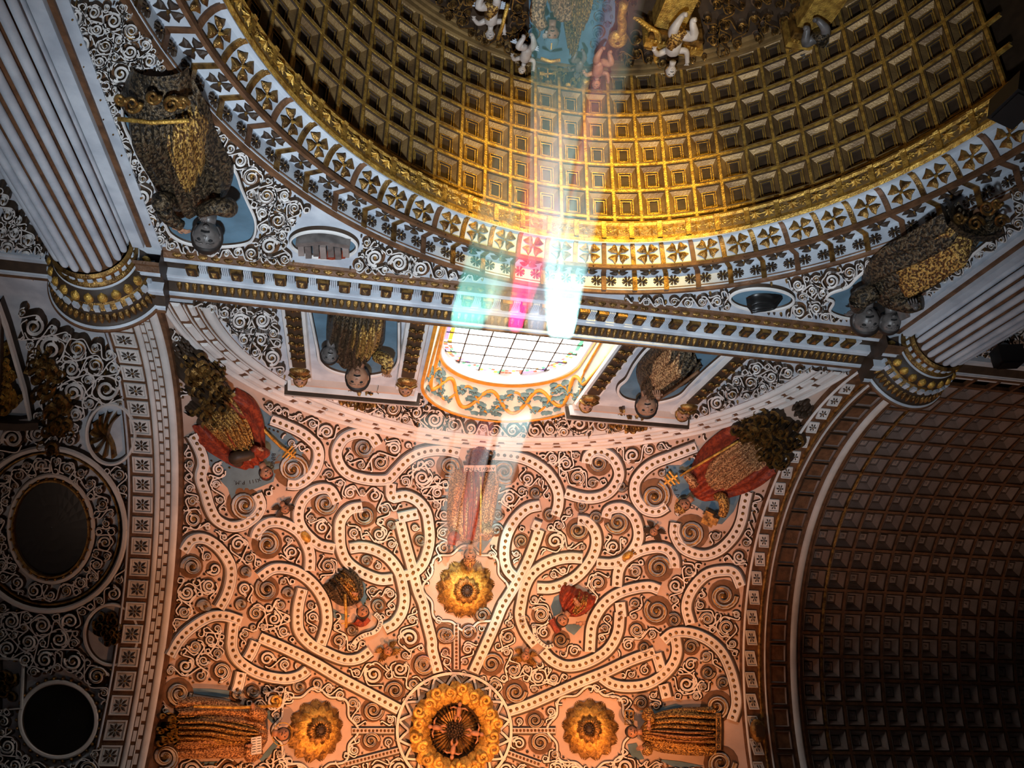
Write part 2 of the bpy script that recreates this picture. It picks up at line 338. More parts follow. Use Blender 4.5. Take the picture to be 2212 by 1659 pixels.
for s in (-1,1):
    mb=MB(); G=[[(s*x,-B+p*.9-.02,zz) for p,zz,_ in prof] for x in (6.05,15)]; mb.grid(np.array(G),[q[2] for q in prof[1:]])
    put('side_run',mb,['grey','gilt','brown','dark'],cor)
    # return block beside each column
    mb=MB(); G=[[(s*x,-B+p+.22,zz+.0) for p,zz,_ in prof] for x in (EX-.02,5.1)]; mb.grid(np.array(G),[q[2] for q in prof[1:]])
    mb.add([(s*(EX-.02),-B+p+.22,zz) for p,zz,_ in prof]+[(s*(EX-.02),-B-.05,10.46),(s*(EX-.02),-B-.05,9.74)],[tuple(range(len(prof)+2))],3); put('return_block',mb,['grey','gilt','brown','dark'],cor)
# ------------------------------------------------ fluted columns
def revolve(mb,prof,c,mi,n=64,a0=0,a1=2*math.pi):
    a=np.linspace(a0,a1,n+1); G=np.stack([np.stack([c[0]+r*np.cos(a),c[1]+r*np.sin(a),np.full_like(a,z)],-1) for r,z in prof],1); mb.grid(G,mi)
for s,lab in ((-1,'fluted white and gilt half column on the left of the arch'),(1,'fluted white and gilt half column on the right of the arch')):
    cx,cy=s*5.40,-4.90
    root=obj('half_column',None,label=lab,cat='column',group='half columns flanking the arch',M=Matrix.Translation((cx,cy,0)))
    def cput(n,mb,m,sm=True): 
        mb.v=[(x-cx,y-cy,z) for x,y,z in mb.v]; return put(n,mb,m,root,smooth=sm)
    mb=MB(); revolve(mb,[(.355,0),(.355,4),(.355,9.62)],(cx,cy),0); cput('shaft',mb,['brown'])
    nr=20
    for i in range(nr):
        a=2*math.pi*(i+.5)/nr
        if math.sin(a)<-.35: continue
        r0=.375; ctr=np.array([cx+r0*math.cos(a),cy+r0*math.sin(a)]); ra=np.array([math.cos(a),math.sin(a)]); tg=np.array([-ra[1],ra[0]]); w=.041
        G=[]
        for z,k in ((0,1),(5,1),(9.50,1),(9.53,.9),(9.555,.65),(9.57,.1)):
            G.append([(*(ctr+tg*w*k*math.cos(t)+ra*w*k*math.sin(t)),z) for t in np.linspace(-.3,math.pi+.3,9)])
        mb=MB(); mb.grid(np.array(G)); cput('flute_rod',mb,['grey'])
    mb=MB(); revolve(mb,[(.40,9.58),(.43,9.60),(.44,9.62),(.43,9.64),(.40,9.655),(.405,9.75),(.43,9.76),(.45,9.78),(.44,9.80)],(cx,cy),0); cput('neck_ring',mb,['gilt'])
    for i in range(26):
        a=2*math.pi*i/26
        if math.sin(a)<-.3: continue
        M=frame((.402*math.cos(a),.402*math.sin(a),9.675),(0,0,1),(math.cos(a),math.sin(a),0))
        mb=MB(); V=[(-.028,.005,0),(.028,.005,0),(.032,.06,0),(-.032,.06,0),(-.018,.015,.02),(.018,.015,.02),(.02,.05,.02),(-.02,.05,.02)]; mb.add(V,[(0,1,5,4),(1,2,6,5),(2,3,7,6),(3,0,4,7),(4,5,6,7)]); put('neck_block',mb,['grey'],root,M=M)
    mb=MB(); revolve(mb,[(.44,9.80),(.455,9.81),(.455,9.825),(.44,9.84)],(cx,cy),0); cput('white_fillet',mb,['grey'])
    mb=MB(); revolve(mb,[(.44,9.84),(.49,9.88),(.525,9.94),(.53,9.985),(.50,10.01)],(cx,cy),0); ech=cput('echinus',mb,['dark'])
    for i in range(22):
        a=2*math.pi*(i+.5)/22
        if math.sin(a)<-.3: continue
        mb=MB(); G=[]
        for t in np.linspace(-1,1,6):
            w=math.sqrt(max(0,1-t*t)); G.append([(.055*w*math.cos(q),t*.07,.045*w*math.sin(q)) for q in np.linspace(-.2,math.pi+.2,8)])
        mb.grid(np.array(G)); put('egg',mb,['bgilt'],root,smooth=True,M=frame((.502*math.cos(a),.502*math.sin(a),9.925),(.5*math.cos(a),.5*math.sin(a),1),(math.cos(a),math.sin(a),-.5)))
    mb=MB(); revolve(mb,[(.50,10.01),(.535,10.02),(.535,10.13),(.55,10.14)],(cx,cy),0); cput('dentil_band',mb,['gilt'])
    for i in range(30):
        a=2*math.pi*i/30
        if math.sin(a)<-.3: continue
        mb=MB(); mb.box((0,.05,.02),(.028,.045,.022)); put('dentil',mb,['grey'],root,M=frame((.535*math.cos(a),.535*math.sin(a),10.025),(0,0,1),(math.cos(a),math.sin(a),0)))
    mb=MB(); revolve(mb,[(.55,10.14),(.565,10.16),(.575,10.22),(.60,10.29),(.63,10.335),(.645,10.34)],(cx,cy),0); cput('leaf_ring',mb,['dark'])
    for i in range(52):
        a=2*math.pi*i/52
        if math.sin(a)<-.3: continue
        obj('leaf',me_leaf,root,frame((.572*math.cos(a),.572*math.sin(a),10.18),(.42*math.cos(a),.42*math.sin(a),1),(math.cos(a),math.sin(a),-.42)))
    mb=MB(); revolve(mb,[(.645,10.34),(.66,10.345),(.665,10.375),(.68,10.38),(.685,10.42),(.01,10.44)],(cx,cy),[0,0,1,1,0]); cput('abacus',mb,['grey','brown'])
    # flat pilaster strips against the wall beside the shaft
    for x0,x1,p,m,z1 in ((4.70,4.80,.05,'grey',9.74),(4.80,4.85,.08,'brown',9.66),(4.85,4.97,.14,'grey',9.60),(4.97,5.02,.10,'dark',9.6),(5.02,5.06,.16,'grey',9.58),(5.73,5.78,.16,'grey',9.58),(5.78,5.86,.10,'dark',9.6),(5.86,5.90,.14,'grey',9.6)):
        mb=MB(); mb.box((s*(x0+x1)/2,-B+p/2-.02,z1/2),((x1-x0)/2,p/2+.02,z1/2)); cput('pilaster_strip',mb,[m],False)
# ------------------------------------------------ arch bands between the bays
AN=np.linspace(0,180,91)
def arcstrip(pr,segm,mats,name,parent,sm=True,**kw):
    mb=MB(); mb.grid(np.stack([cylp(x,AN,k) for x,k in pr],1),segm); return put(name,mb,mats,parent,smooth=sm,**kw)
lb=arcstrip([(-4.98,1.01),(-5.0,.985),(-5.80,.985),(-5.84,.99),(-5.84,1.03)],[0],['brown'],'trim_3',None,False,kind='structure',label='arch band of starry square coffers beside the dark bay')
for x0,x1,h,m,nm in ((-5.05,-5.17,.035,'stucco','white_rib'),(-5.33,-5.415,.03,'stucco','white_rib'),(-5.775,-5.81,.02,'grey','edge_fillet'),(-5.235,-5.255,.02,'stucco','thin_fillet')):
    w=x1-x0; arcstrip([(x0,.987),(x0+w*.12,.985-h*.15),(x0+w*.35,.985-h*.2),(x0+w*.65,.985-h*.2),(x0+w*.88,.985-h*.15),(x1,.987)],0,[m],nm,lb)
mb=MB(); mb.box((0,0,.008),(.026,.075,.010)); me_bar=mb.mesh('moulding_bar',['stucco'])
for a in np.arange(6,112,2.35):
    for x in (-5.205,-5.292):
        P=cylp(x,a+(1 if x<-5.25 else 0),.985); Q=cylp(x,a+2,.985); N=np.array([0,-P[1],-(P[2]-HS)]); obj('moulding_bar',me_bar,lb,frame(P,Q-P,N))
def star_coffer(w,h,name,petals=8,mats=('stucco','dark','gilt'),skew=0):
    mb=MB(); ring=[(-1,-1),(1,-1),(1,1),(-1,1)]
    lv=[(1,0,0),(.97,.02,0),(.84,.02,0),(.80,.002,0),(.77,.002,1)]
    for k,(s,z,mi) in enumerate(lv):
        mb.v+=[(x*w*s+skew*y*h*s,y*h*s,z) for x,y in ring]
        if k:
            for i in range(4): mb.f.append(((k-1)*4+i,(k-1)*4+(i+1)%4,k*4+(i+1)%4,k*4+i)); mb.m.append(mi)
    n=len(mb.v); mb.f.append((n-4,n-3,n-2,n-1)); mb.m.append(0)
    for i in range(petals):
        a=math.pi*2*i/petals; R=.72*(1.18 if (i%2 and petals==8) else .98); c,s_=math.cos(a),math.sin(a)
        V=[(.12,0,.02),(.5,-.14,.012),(R,0,.006),(.5,.14,.012),(.5,0,.032)]
        mb.add([((x*c-y*s_)*w+skew*(x*s_+y*c)*h,(x*s_+y*c)*h,z) for x,y,z in V],[(0,1,4),(1,2,4),(2,3,4),(3,0,4)],1)
    mb.add([(.13*w*math.cos(t),.13*h*math.sin(t),.02) for t in np.linspace(0,2*math.pi,9)[:-1]]+[(0,0,.045)],[(i,(i+1)%8,8) for i in range(8)],2)
    return mb.mesh(name,mats)
me_sc=star_coffer(.150,.145,'star_coffer')
def cyl_frame(x,a,k): 
    P=cylp(x,a,k); return frame(P,cylp(x,a+1,k)-P,(0,-P[1],-(P[2]-HS)))
for i in range(25): obj('star_coffer',me_sc,lb,cyl_frame(-5.585,4.6+4.1*i,.984))
rbd=arcstrip([(4.98,1.01),(5.0,.985),(6.16,.985),(6.2,.99),(6.2,1.03)],0,['brown'],'trim_4',None,False,kind='structure',label='arch band of flower panels and coffers beside the coffered bay')
for x0,x1,h,m,nm in ((5.0,5.045,.03,'stucco','white_rib'),(5.30,5.375,.035,'gilt','gilt_rib'),(5.43,5.46,.03,'stucco','white_rib'),(5.96,6.10,.04,'stucco','white_rib')):
    w=x1-x0; arcstrip([(x0,.987),(x0+w*.12,.985-h*.15),(x0+w*.35,.985-h*.2),(x0+w*.65,.985-h*.2),(x0+w*.88,.985-h*.15),(x1,.987)],0,[m],nm,rbd)
me_dc=star_coffer(.098,.135,'flower_panel',6,skew=-.25)
me_rc=coffer(.165,.165,[(1,0,1),(.95,.02,1),(.88,.02,1),(.86,.0,0),(.55,-.07,0),(.52,-.055,1),(.45,-.055,1),(.42,-.08,0),(.25,-.08,0)],'band_coffer',['vault_slope','dark'])
for i in range(24):
    obj('flower_panel',me_dc,rbd,cyl_frame(5.165,6.5+4.3*i,.984)); obj('band_coffer',me_rc,rbd,cyl_frame(5.70,5.2+4.3*i,.982))
# side barrels
AF=np.linspace(0,180,61)
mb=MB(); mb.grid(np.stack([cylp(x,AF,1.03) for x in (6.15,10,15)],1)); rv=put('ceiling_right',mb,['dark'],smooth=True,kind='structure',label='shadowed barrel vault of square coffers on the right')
mb=MB(); mb.grid(np.stack([cylp(x,AF,1.0) for x in (-5.8,-10,-15)],1)); lv_=put('ceiling_left',mb,['grey'],smooth=True,kind='structure',label='dark side vault with painted ovals on the left')
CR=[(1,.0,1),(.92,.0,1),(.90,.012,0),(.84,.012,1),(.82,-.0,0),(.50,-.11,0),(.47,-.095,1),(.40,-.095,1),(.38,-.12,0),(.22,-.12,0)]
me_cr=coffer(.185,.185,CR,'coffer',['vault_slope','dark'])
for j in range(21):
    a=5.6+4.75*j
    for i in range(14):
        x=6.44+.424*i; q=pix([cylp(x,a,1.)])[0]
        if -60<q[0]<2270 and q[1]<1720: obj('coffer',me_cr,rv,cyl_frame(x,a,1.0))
for i in range(15):
    x=6.44+.424*(i-.5); mb=MB(); T=np.linspace(0,110,56); mb.grid(np.stack([cylp(x-.03,T,1.01),cylp(x-.026,T,.997),cylp(x+.026,T,.997),cylp(x+.03,T,1.01)],1)); put('arch_rib',mb,['gilt' if i==1 else 'brown'],rv)
for j in range(22):
    a=5.6+4.75*(j-.5); mb=MB(); mb.grid(np.stack([np.stack([cylp(x,a-.34,1.01),cylp(x,a-.3,.997),cylp(x,a+.3,.997),cylp(x,a+.34,1.01)]) for x in (6.15,9,12.5)])); put('long_rib',mb,['brown'],rv)
# ------------------------------------------------ lunette arch mouldings
LA=np.linspace(2,178,90)
lun=None
def lstrip(k0,k1,h,m,nm,par,sm=True,**kw):
    mb=MB(); w=k1-k0; mb.grid(np.stack([lunp(k,LA,-B+hh) for k,hh in ((k0,.0),(k0+w*.1,h*.8),(k0+w*.35,h),(k0+w*.65,h),(k0+w*.9,h*.8),(k1,.0))],1)); return put(nm,mb,[m],par,smooth=sm,**kw)
lun=lstrip(.868,1.0,.03,'brown','trim_5',None,False,kind='structure',label='curved moulding of small white panels framing the lunette')
lstrip(.870,.897,.07,'stucco','white_rib',lun); lstrip(.937,.941,.055,'stucco','thin_rib',lun); lstrip(.903,.906,.055,'stucco','thin_rib',lun); lstrip(.976,.979,.055,'stucco','thin_rib',lun)
lstrip(.984,.998,.07,'stucco','white_rib',lun)
def lpanel(a,k,la,lw,nm):
    P=lunp(k,a,-B+.028); T=lunp(k,a+.5,-B)-lunp(k,a-.5,-B); M=frame(P,T,(0,1,0)); mb=MB()
    V=[(-lw,-la,0),(lw,-la,0),(lw,la,0),(-lw,la,0),(-lw*.6,-la*.86,.035),(lw*.6,-la*.86,.035),(lw*.6,la*.86,.035),(-lw*.6,la*.86,.035)]
    mb.add(V,[(0,1,5,4),(1,2,6,5),(2,3,7,6),(3,0,4,7),(4,5,6,7)]); put(nm,mb,['stucco'],lun,M=M)
for i in range(25): lpanel(5+i*7.08,.958,.235,.062,'long_panel')
for i in range(40): lpanel(4+i*4.41,.9215,.125,.042,'short_panel')
# ------------------------------------------------ window
def archpts(hw,sp,top,z0,n=24):
    p=[(-hw,z0)]+[(-hw*math.cos(t),sp+(top-sp)*math.sin(t)) for t in np.linspace(0,math.pi,n)]+[(hw,z0)]; return np.array(p)
f0=archpts(WHW,WSP,WTOP,WZ0); f1=archpts(1.16,12.55,13.66,WZ0+.3); f2=archpts(1.13,12.52,13.62,WZ0+.3)
def at(p,y): return np.column_stack([p[:,0],np.full(len(p),y),p[:,1]])
mb=MB(); G=[at(f0,-B+.015)]+[at(f0+(f1-f0)*t,-B-.44*t) for t in np.linspace(0,1,5)]; mb.grid(np.stack(G,1),0); win=put('window_1',mb,['splay'],kind='structure',label='glowing stained glass window with painted vine splay',smooth=True)
mb=MB(); mb.grid(np.stack([at(f1,-B-.44),at(f2,-B-.455),at(f2,-B-.70)],1)); put('inner_reveal',mb,['stucco'],win)
mb=MB(); e0=archpts(WHW+.05,WSP,WTOP+.05,WZ0); mb.grid(np.stack([at(e0,-B),at(e0,-B+.03),at(f0,-B+.03),at(f0,-B)],1)); put('edge_bead',mb,['vine'],win)
mb=MB(); e1=archpts(1.185,12.56,13.69,WZ0+.3); mb.grid(np.stack([at(f1,-B-.40),at(f1*.995,-B-.42),at(f1,-B-.45)],1)); put('inner_bead',mb,['vine'],win)
YG=-B-.64
gp=archpts(1.13,12.52,13.62,WZ0+.3,36)
def clip(poly,ax,v,keep):
    out=[]
    for i in range(len(poly)):
        a,b=poly[i-1],poly[i]; ina=(a[ax]-v)*keep>=0; inb=(b[ax]-v)*keep>=0
        if ina!=inb: t=(v-a[ax])/(b[ax]-a[ax]); out.append(a+(b-a)*t)
        if inb: out.append(b)
    return out
inner=gp.copy(); inner[:,0]*=.86; inner[1:-1,1]=12.52+(inner[1:-1,1]-12.52)*.84
gx=np.linspace(-1.13,1.13,7); gz=np.linspace(WZ0+.3,13.62,10)
for i in range(6):
    for j in range(9):
        q=[np.array(p) for p in inner]
        for ax,v,k in ((0,gx[i]+.012,1),(0,gx[i+1]-.012,-1),(1,gz[j]+.012,1),(1,gz[j+1]-.012,-1)):
            if len(q): q=clip(q,ax,v,k)
        if len(q)>2: mb=MB(); n=len(q); mb.add([(p[0],YG,p[1]) for p in q]+[(p[0],YG-.02,p[1]) for p in q],[tuple(range(n)),tuple(range(2*n-1,n-1,-1))]); put('pane',mb,['pane_white'],win)
cc=['violet','white','green','orange','red','white','blue','green','white','orange','violet','red']; k=0
outer=gp.copy(); outer[:,0]*=.985; outer[1:-1,1]-=.012
dn=lambda p:np.vstack([np.linspace(p[i],p[i+1],3,endpoint=False) for i in range(len(p)-1)]+[p[-1:]])
oi,ii=dn(outer),dn(inner)
for i in range(0,len(oi)-2,2):
    for t0,t1 in ((.03,.48),(.52,.97)):
        a,b,c=[oi[j]+(ii[j]-oi[j])*t0 for j in (i,i+1,i+2)]; d,e,f=[oi[j]+(ii[j]-oi[j])*t1 for j in (i+2,i+1,i)]
        if rng.random()<.5 and t0>.5: b=b*.6+e*.4
        q=[a,b,c,d,e,f]; cm=np.mean(q,0); q=[cm+(p-cm)*.93 for p in q]
        mb=MB(); mb.add([(p[0],YG,p[1]) for p in q],[tuple(range(6))]); put('coloured_pane',mb,['pane_'+cc[int(rng.integers(len(cc)))]],win)
mb=MB()
for x in gx[1:-1]: mb.box((x,YG-.01,12),(.011,.02,1.7))
for z in gz[1:-1]: mb.box((0,YG-.01,z),(1.13,.02,.011))
put('lead_bar',mb,['dark'],win)
mb=MB(); n=len(gp); mb.add([(p[0]*1.03,YG-.06,p[1]+.03) for p in gp],[tuple(range(n))]); put('window_back',mb,['stucco'],win)
# ================================================================ RELIEF ORNAMENT
def ZB(*p): return [(x/3.3185+350,y/3.3185+900) for x,y in p]
def ZC(*p): return [(x/2.949+950,y/2.949+900) for x,y in p]
def ZD(*p): return [(x/3.16+300,y/3.16+1300) for x,y in p]
def ZE(*p): return [(x/2.6976+900,y/2.6976+1300) for x,y in p]
BANDS=[
 ZB((200,120),(260,230),(285,330),(265,430),(300,540),(330,640),(380,730),(470,780),(560,775),(620,740),(675,690),(700,620),(670,545)),
 ZB((770,10),(850,40),(980,100),(1060,160),(1110,220),(1115,300),(1085,380),(1030,440),(960,480),(890,478)),
 ZB((1540,200),(1490,130),(1400,110),(1310,140),(1260,200),(1245,270),(1275,350),(1340,410),(1440,440),(1540,450),(1620,440),(1680,380),(1750,310),(1830,260),(1930,235),(2040,235),(2130,255)),
 ZB((1640,470),(1635,520),(1650,575),(1740,560),(1830,600),(1890,680),(1910,780),(1915,880),(1895,980),(1860,1060),(1800,1115),(1730,1140)),
 ZB((1690,720),(1760,705),(1830,690)),
 ZB((1700,740),(1740,900),(1790,1080),(1830,1240),(1870,1340),(1890,1440),(1930,1600))+ZD((2000,330),(2040,480)),
 ZB((1250,610),(1200,520),(1120,510),(1040,550),(985,620),(970,720),(1000,800),(1060,870),(1130,920),(1230,940)),
 ZB((1430,640),(1340,660),(1275,740),(1268,830),(1275,930),(1310,1020),(1370,1080),(1460,1130),(1560,1165),(1650,1160)),
 ZB((1340,940),(1430,930),(1530,955),(1620,1010),(1690,1100),(1720,1200),(1735,1300),(1715,1400),(1660,1480),(1590,1520)),
 ZB((660,870),(680,810),(740,760),(820,750),(900,775),(980,830),(1035,920),(1055,1000),(1050,1100)),
 ZB((690,1150),(780,1090),(870,1085),(960,1110),(1050,1170),(1120,1250),(1165,1340),(1178,1450))+ZD((1265,200),(1235,290)),
 ZB((1000,1230),(975,1330),(965,1430))+ZD((1090,200),(1170,290),(1280,350),(1400,395),(1500,385),(1575,335)),
 ZB((140,960),(200,880),(290,870),(380,920),(450,1000),(485,1080),(480,1180),(450,1280),(400,1370)),
 ZD((200,370),(270,250),(370,160),(480,100),(580,95),(690,130)),
 ZD((640,130),(630,210),(625,300),(655,380),(720,440),(810,490),(920,520),(1020,525),(1100,500),(1145,465)),
 ZD((815,240),(1000,320),(1200,420),(1350,510),(1500,590),(1650,670),(1770,735)),
 ZD((790,270),(760,340),(730,390)), ZD((690,480),(670,570),(650,620)),
 ZC((1640,185),(1560,215),(1470,250),(1370,290),(1300,340),(1250,410),(1245,490),(1275,550),(1320,590),(1390,600),(1450,565)),
 ZC((1965,470),(1945,560),(1930,640),(1900,720),(1850,790),(1780,850),(1690,880),(1600,860),(1540,820),(1500,740),(1505,670)),
 ZC((935,290),(950,240),(1010,215),(1080,240),(1125,290),(1145,360),(1120,430),(1060,490),(970,515),(880,505),(800,480)),
 ZC((350,235),(470,245),(570,275),(660,330),(720,400),(755,480),(755,560),(735,625)),
 ZC((640,560),(560,580),(490,640),(440,720),(415,800),(410,890),(430,970),(480,1025)),
 ZC((590,680),(640,700)),
 ZC((635,715),(600,820),(560,920),(510,1020),(450,1120),(400,1200),(370,1270),(330,1370))+ZE((330,410)),
 ZC((1060,640),(1080,590),(1160,575),(1230,620),(1265,700),(1265,780),(1230,850),(1170,910),(1090,935),(1000,930)),
 ZC((880,655),(940,665),(985,720),(1000,780),(990,850),(950,930),(880,1010),(800,1060),(710,1090),(620,1090)),
 ZC((910,900),(830,895),(740,910),(650,950),(580,1010),(540,1090),(520,1180),(510,1270),(545,1370))+ZE((690,250)),
 ZC((1500,960),(1495,900),(1460,850),(1400,830),(1320,840),(1250,865),(1180,910),(1140,980),(1130,1080)),
 ZC((1400,1100),(1340,1080),(1250,1090),(1150,1120),(1070,1170),(1010,1240),(970,1330),(960,1430))+ZE((1010,290)),
 ZC((1150,1180),(1160,1280))+ZE((1185,60),(1175,170),(1130,260),(1060,320),(960,365),(870,375),(790,340),(735,285)),
 ZC((1925,1080),(1880,990),(1800,980),(1710,1000),(1640,1060),(1590,1140),(1575,1220),(1600,1320)),
 ZE((1440,225),(1500,180),(1600,180),(1700,220),(1780,290),(1830,390),(1860,500),(1868,600),(1840,690)),
 ZE((1510,200),(1520,290),(1490,370),(1420,440),(1330,485),(1220,495),(1140,480),(1080,440)),
 ZE((1390,290),(1250,340),(1100,410),(950,470),(800,535),(650,600),(530,640)),
 ZE((1400,300),(1430,400)), ZE((1440,480),(1460,560)),
]
THIN=[ZD((2165,150),(2165,460)),ZD((1450,880),(1740,880)),ZD((1780,1010),(1400,1110)),ZE((550,750),(810,750)),ZE((530,880),(720,950)),
 [(640,1290),(640,1290)]][:5]
# volutes: (x,y,r,dir,phase)
VOL=[]
for f,L in ((ZB,[(585,625,108,1,.3),(930,370,118,-1,1.2),(1440,215,70,1,0),(1165,615,85,1,0),(1450,700,78,-1,4),(750,910,95,1,3.5),(745,1235,80,-1,4),(205,1070,75,1,3),(2060,355,82,-1,2),(1850,880,45,1,0),(1460,1030,40,-1,0),(1550,1350,48,1,2),(560,1340,40,1,2),(590,1110,40,-1,1),(300,1350,40,1,0),(900,1260,40,1,3),(1640,770,35,1,0)]),
            (ZC,[(1370,505,98,1,5),(1600,735,100,-1,3.6),(1015,290,75,-1,0),(1135,670,76,-1,3),(880,720,66,1,5),(1395,960,80,-1,0),(1385,1235,82,-1,4),(1810,1140,88,1,0),(410,345,82,1,1),(610,480,38,1,0),(700,625,40,-1,0),(520,790,42,1,2),(530,1300,38,-1,0),(1495,1295,45,1,4),(1160,440,36,1,0),(905,560,42,-1,2),(1000,640,40,1,3),(370,620,36,1,0),(360,715,38,-1,0)]),
            (ZD,[(265,625,92,1,0),(165,1060,98,-1,2),(1745,605,62,1,3),(1935,425,62,-1,0),(770,610,45,1,0),(665,635,42,-1,1),(435,25,45,1,3),(1450,190,38,1,0),(1595,740,70,1,0),(1580,950,60,-1,0),(2085,220,60,1,0),(1090,580,45,-1,4)]),
            (ZE,[(575,525,64,1,0),(435,360,62,-1,0),(1750,610,82,-1,3),(1775,940,88,1,0),(35,365,60,1,0),(180,190,48,1,0),(300,175,44,-1,0),(690,690,48,1,0),(720,820,60,-1,0),(1330,265,36,1,0),(1600,260,44,-1,0),(1700,410,40,1,0),(1310,590,40,1,3),(380,75,45,-1,0),(840,220,45,1,0),(1790,470,38,1,2)])):
    k={ZB:3.3185,ZC:2.949,ZD:3.16,ZE:2.6976}[f]
    for x,y,r,d,ph in L: p=f((x,y))[0]; VOL.append((p[0],p[1],r/k*1.12,d,ph))
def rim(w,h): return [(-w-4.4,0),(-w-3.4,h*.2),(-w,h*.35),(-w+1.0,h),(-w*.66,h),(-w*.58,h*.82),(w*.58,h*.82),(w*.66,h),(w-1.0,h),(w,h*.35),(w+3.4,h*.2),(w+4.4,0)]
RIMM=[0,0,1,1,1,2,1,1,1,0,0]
mask_pts=[]   # (x,y,r) discs used to keep filler off
beads=[]
for c in BANDS:
    c=smoothc(c,7); L=np.concatenate([[0],np.cumsum(np.hypot(*np.diff(c,axis=0).T))]); n=max(4,int(L[-1]/5)); s=np.linspace(0,L[-1],n); c=np.stack([np.interp(s,L,c[:,0]),np.interp(s,L,c[:,1])],1)
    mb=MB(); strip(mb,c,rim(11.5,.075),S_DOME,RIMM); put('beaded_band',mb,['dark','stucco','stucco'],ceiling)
    nb=int(L[-1]/13.6)
    for t in (np.arange(nb)+.5)/nb*L[-1]: beads.append((np.interp(t,s,c[:,0]),np.interp(t,s,c[:,1]),5.1))
    mask_pts+=[(x,y,16) for x,y in c[::2]]
for c in THIN:
    c=np.linspace(c[0],c[1],14); L=np.hypot(*(c[-1]-c[0])); mb=MB(); strip(mb,c,rim(6,.06),S_DOME,RIMM); put('radial_band',mb,['dark','stucco','ground'],ceiling)
    nb=int(L/8)
    for t in (np.arange(nb)+.5)/nb: p=c[0]+(c[-1]-c[0])*t; beads.append((p[0],p[1],2.8))
    mask_pts+=[(x,y,9) for x,y in c]
beads=[b for b in beads if -10<b[1]<1670]
beads.sort(key=lambda b:-b[2]); order=list(range(len(beads)))
mbs=MB()
def bead(mb,x,y,r): dome_bead(mb,(x,y),r*1.28,.078,S_DOME,1,8); dome_bead(mb,(x,y),r*.86,.105,S_DOME,0,8)
for i,(x,y,r) in enumerate(beads):
    if i%3==0 and i//3<290:
        mb=MB(); bead(mb,x,y,r); put('bead',mb,['gilt','dark'],ceiling,smooth=True)
    else: bead(mbs,x,y,r)
put('bead_rows',mbs,['gilt','dark'],ceiling,smooth=True,kind='stuff')
def ovp(x,y,r,n=16): return [(x+r*math.cos(t),y+r*math.sin(t)) for t in np.linspace(0,2*math.pi,n,endpoint=False)]
def vol_mesh(mb,x,y,r,d,ph,surf,h=.085,turns=1.8,w=None):
    w=w or max(1.6,r*.135); c=spiral(x,y,r-w,turns,ph,d,.16); ws=np.linspace(1,.6,len(c))
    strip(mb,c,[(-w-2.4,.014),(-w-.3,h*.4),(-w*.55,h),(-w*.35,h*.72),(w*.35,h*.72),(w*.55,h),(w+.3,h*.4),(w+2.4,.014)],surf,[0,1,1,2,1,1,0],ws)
    dome_bead(mb,(x,y),max(2.2,r*.2),h*1.6,surf,2)
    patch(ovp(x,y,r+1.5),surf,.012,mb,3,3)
for v in VOL:
    if v[1]>1690: continue
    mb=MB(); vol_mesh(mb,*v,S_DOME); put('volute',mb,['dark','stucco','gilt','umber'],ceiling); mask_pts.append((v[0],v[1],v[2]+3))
# ------------------------------------------------ space-filling scrollwork
def inside(poly,X,Y):
    r=np.zeros(X.shape,bool); p=poly
    for i in range(len(p)):
        (x0,y0),(x1,y1)=p[i-1],p[i]
        with np.errstate(divide='ignore',invalid='ignore'): c=((y0>Y)!=(y1>Y))&(X<(x1-x0)*(Y-y0)/(y1-y0+1e-9)+x0)
        r^=c
    return r
def pack(poly,discs,rmin=4.5,rmax=26,nmax=500,holes=(),step=3,seed=1,shrink=.93):
    rg=np.random.default_rng(seed); p=np.array(poly); x0,y0=p.min(0); x1,y1=p.max(0)
    X,Y=np.meshgrid(np.arange(x0,x1,step),np.arange(y0,y1,step),indexing='ij'); ok=inside(poly,X,Y)
    for h in holes: ok&=~inside(h,X,Y)
    D=np.where(ok,1e3,0.)
    D=np.pad(D,1)
    for _ in range(int(rmax*1.2/step)+2):
        E=D.copy()
        for dx,dy,w in ((1,0,1),(-1,0,1),(0,1,1),(0,-1,1),(1,1,1.414),(1,-1,1.414),(-1,1,1.414),(-1,-1,1.414)): E=np.minimum(E,np.roll(np.roll(D,dx,0),dy,1)+w*step)
        D=E
    D=np.minimum(D[1:-1,1:-1],rmax*1.3)
    for x,y,r in discs: D=np.minimum(D,np.hypot(X-x,Y-y)-r)
    out=[]
    for _ in range(nmax):
        k=np.argmax(D+rg.random(D.shape)*.8); d=D.flat[k]
        if d<rmin: break
        r=min(d,rmax*(.6+.4*rg.random()))*shrink; x,y=X.flat[k],Y.flat[k]; out.append((x,y,r)); D=np.minimum(D,np.hypot(X-x,Y-y)-r-1)
    return out
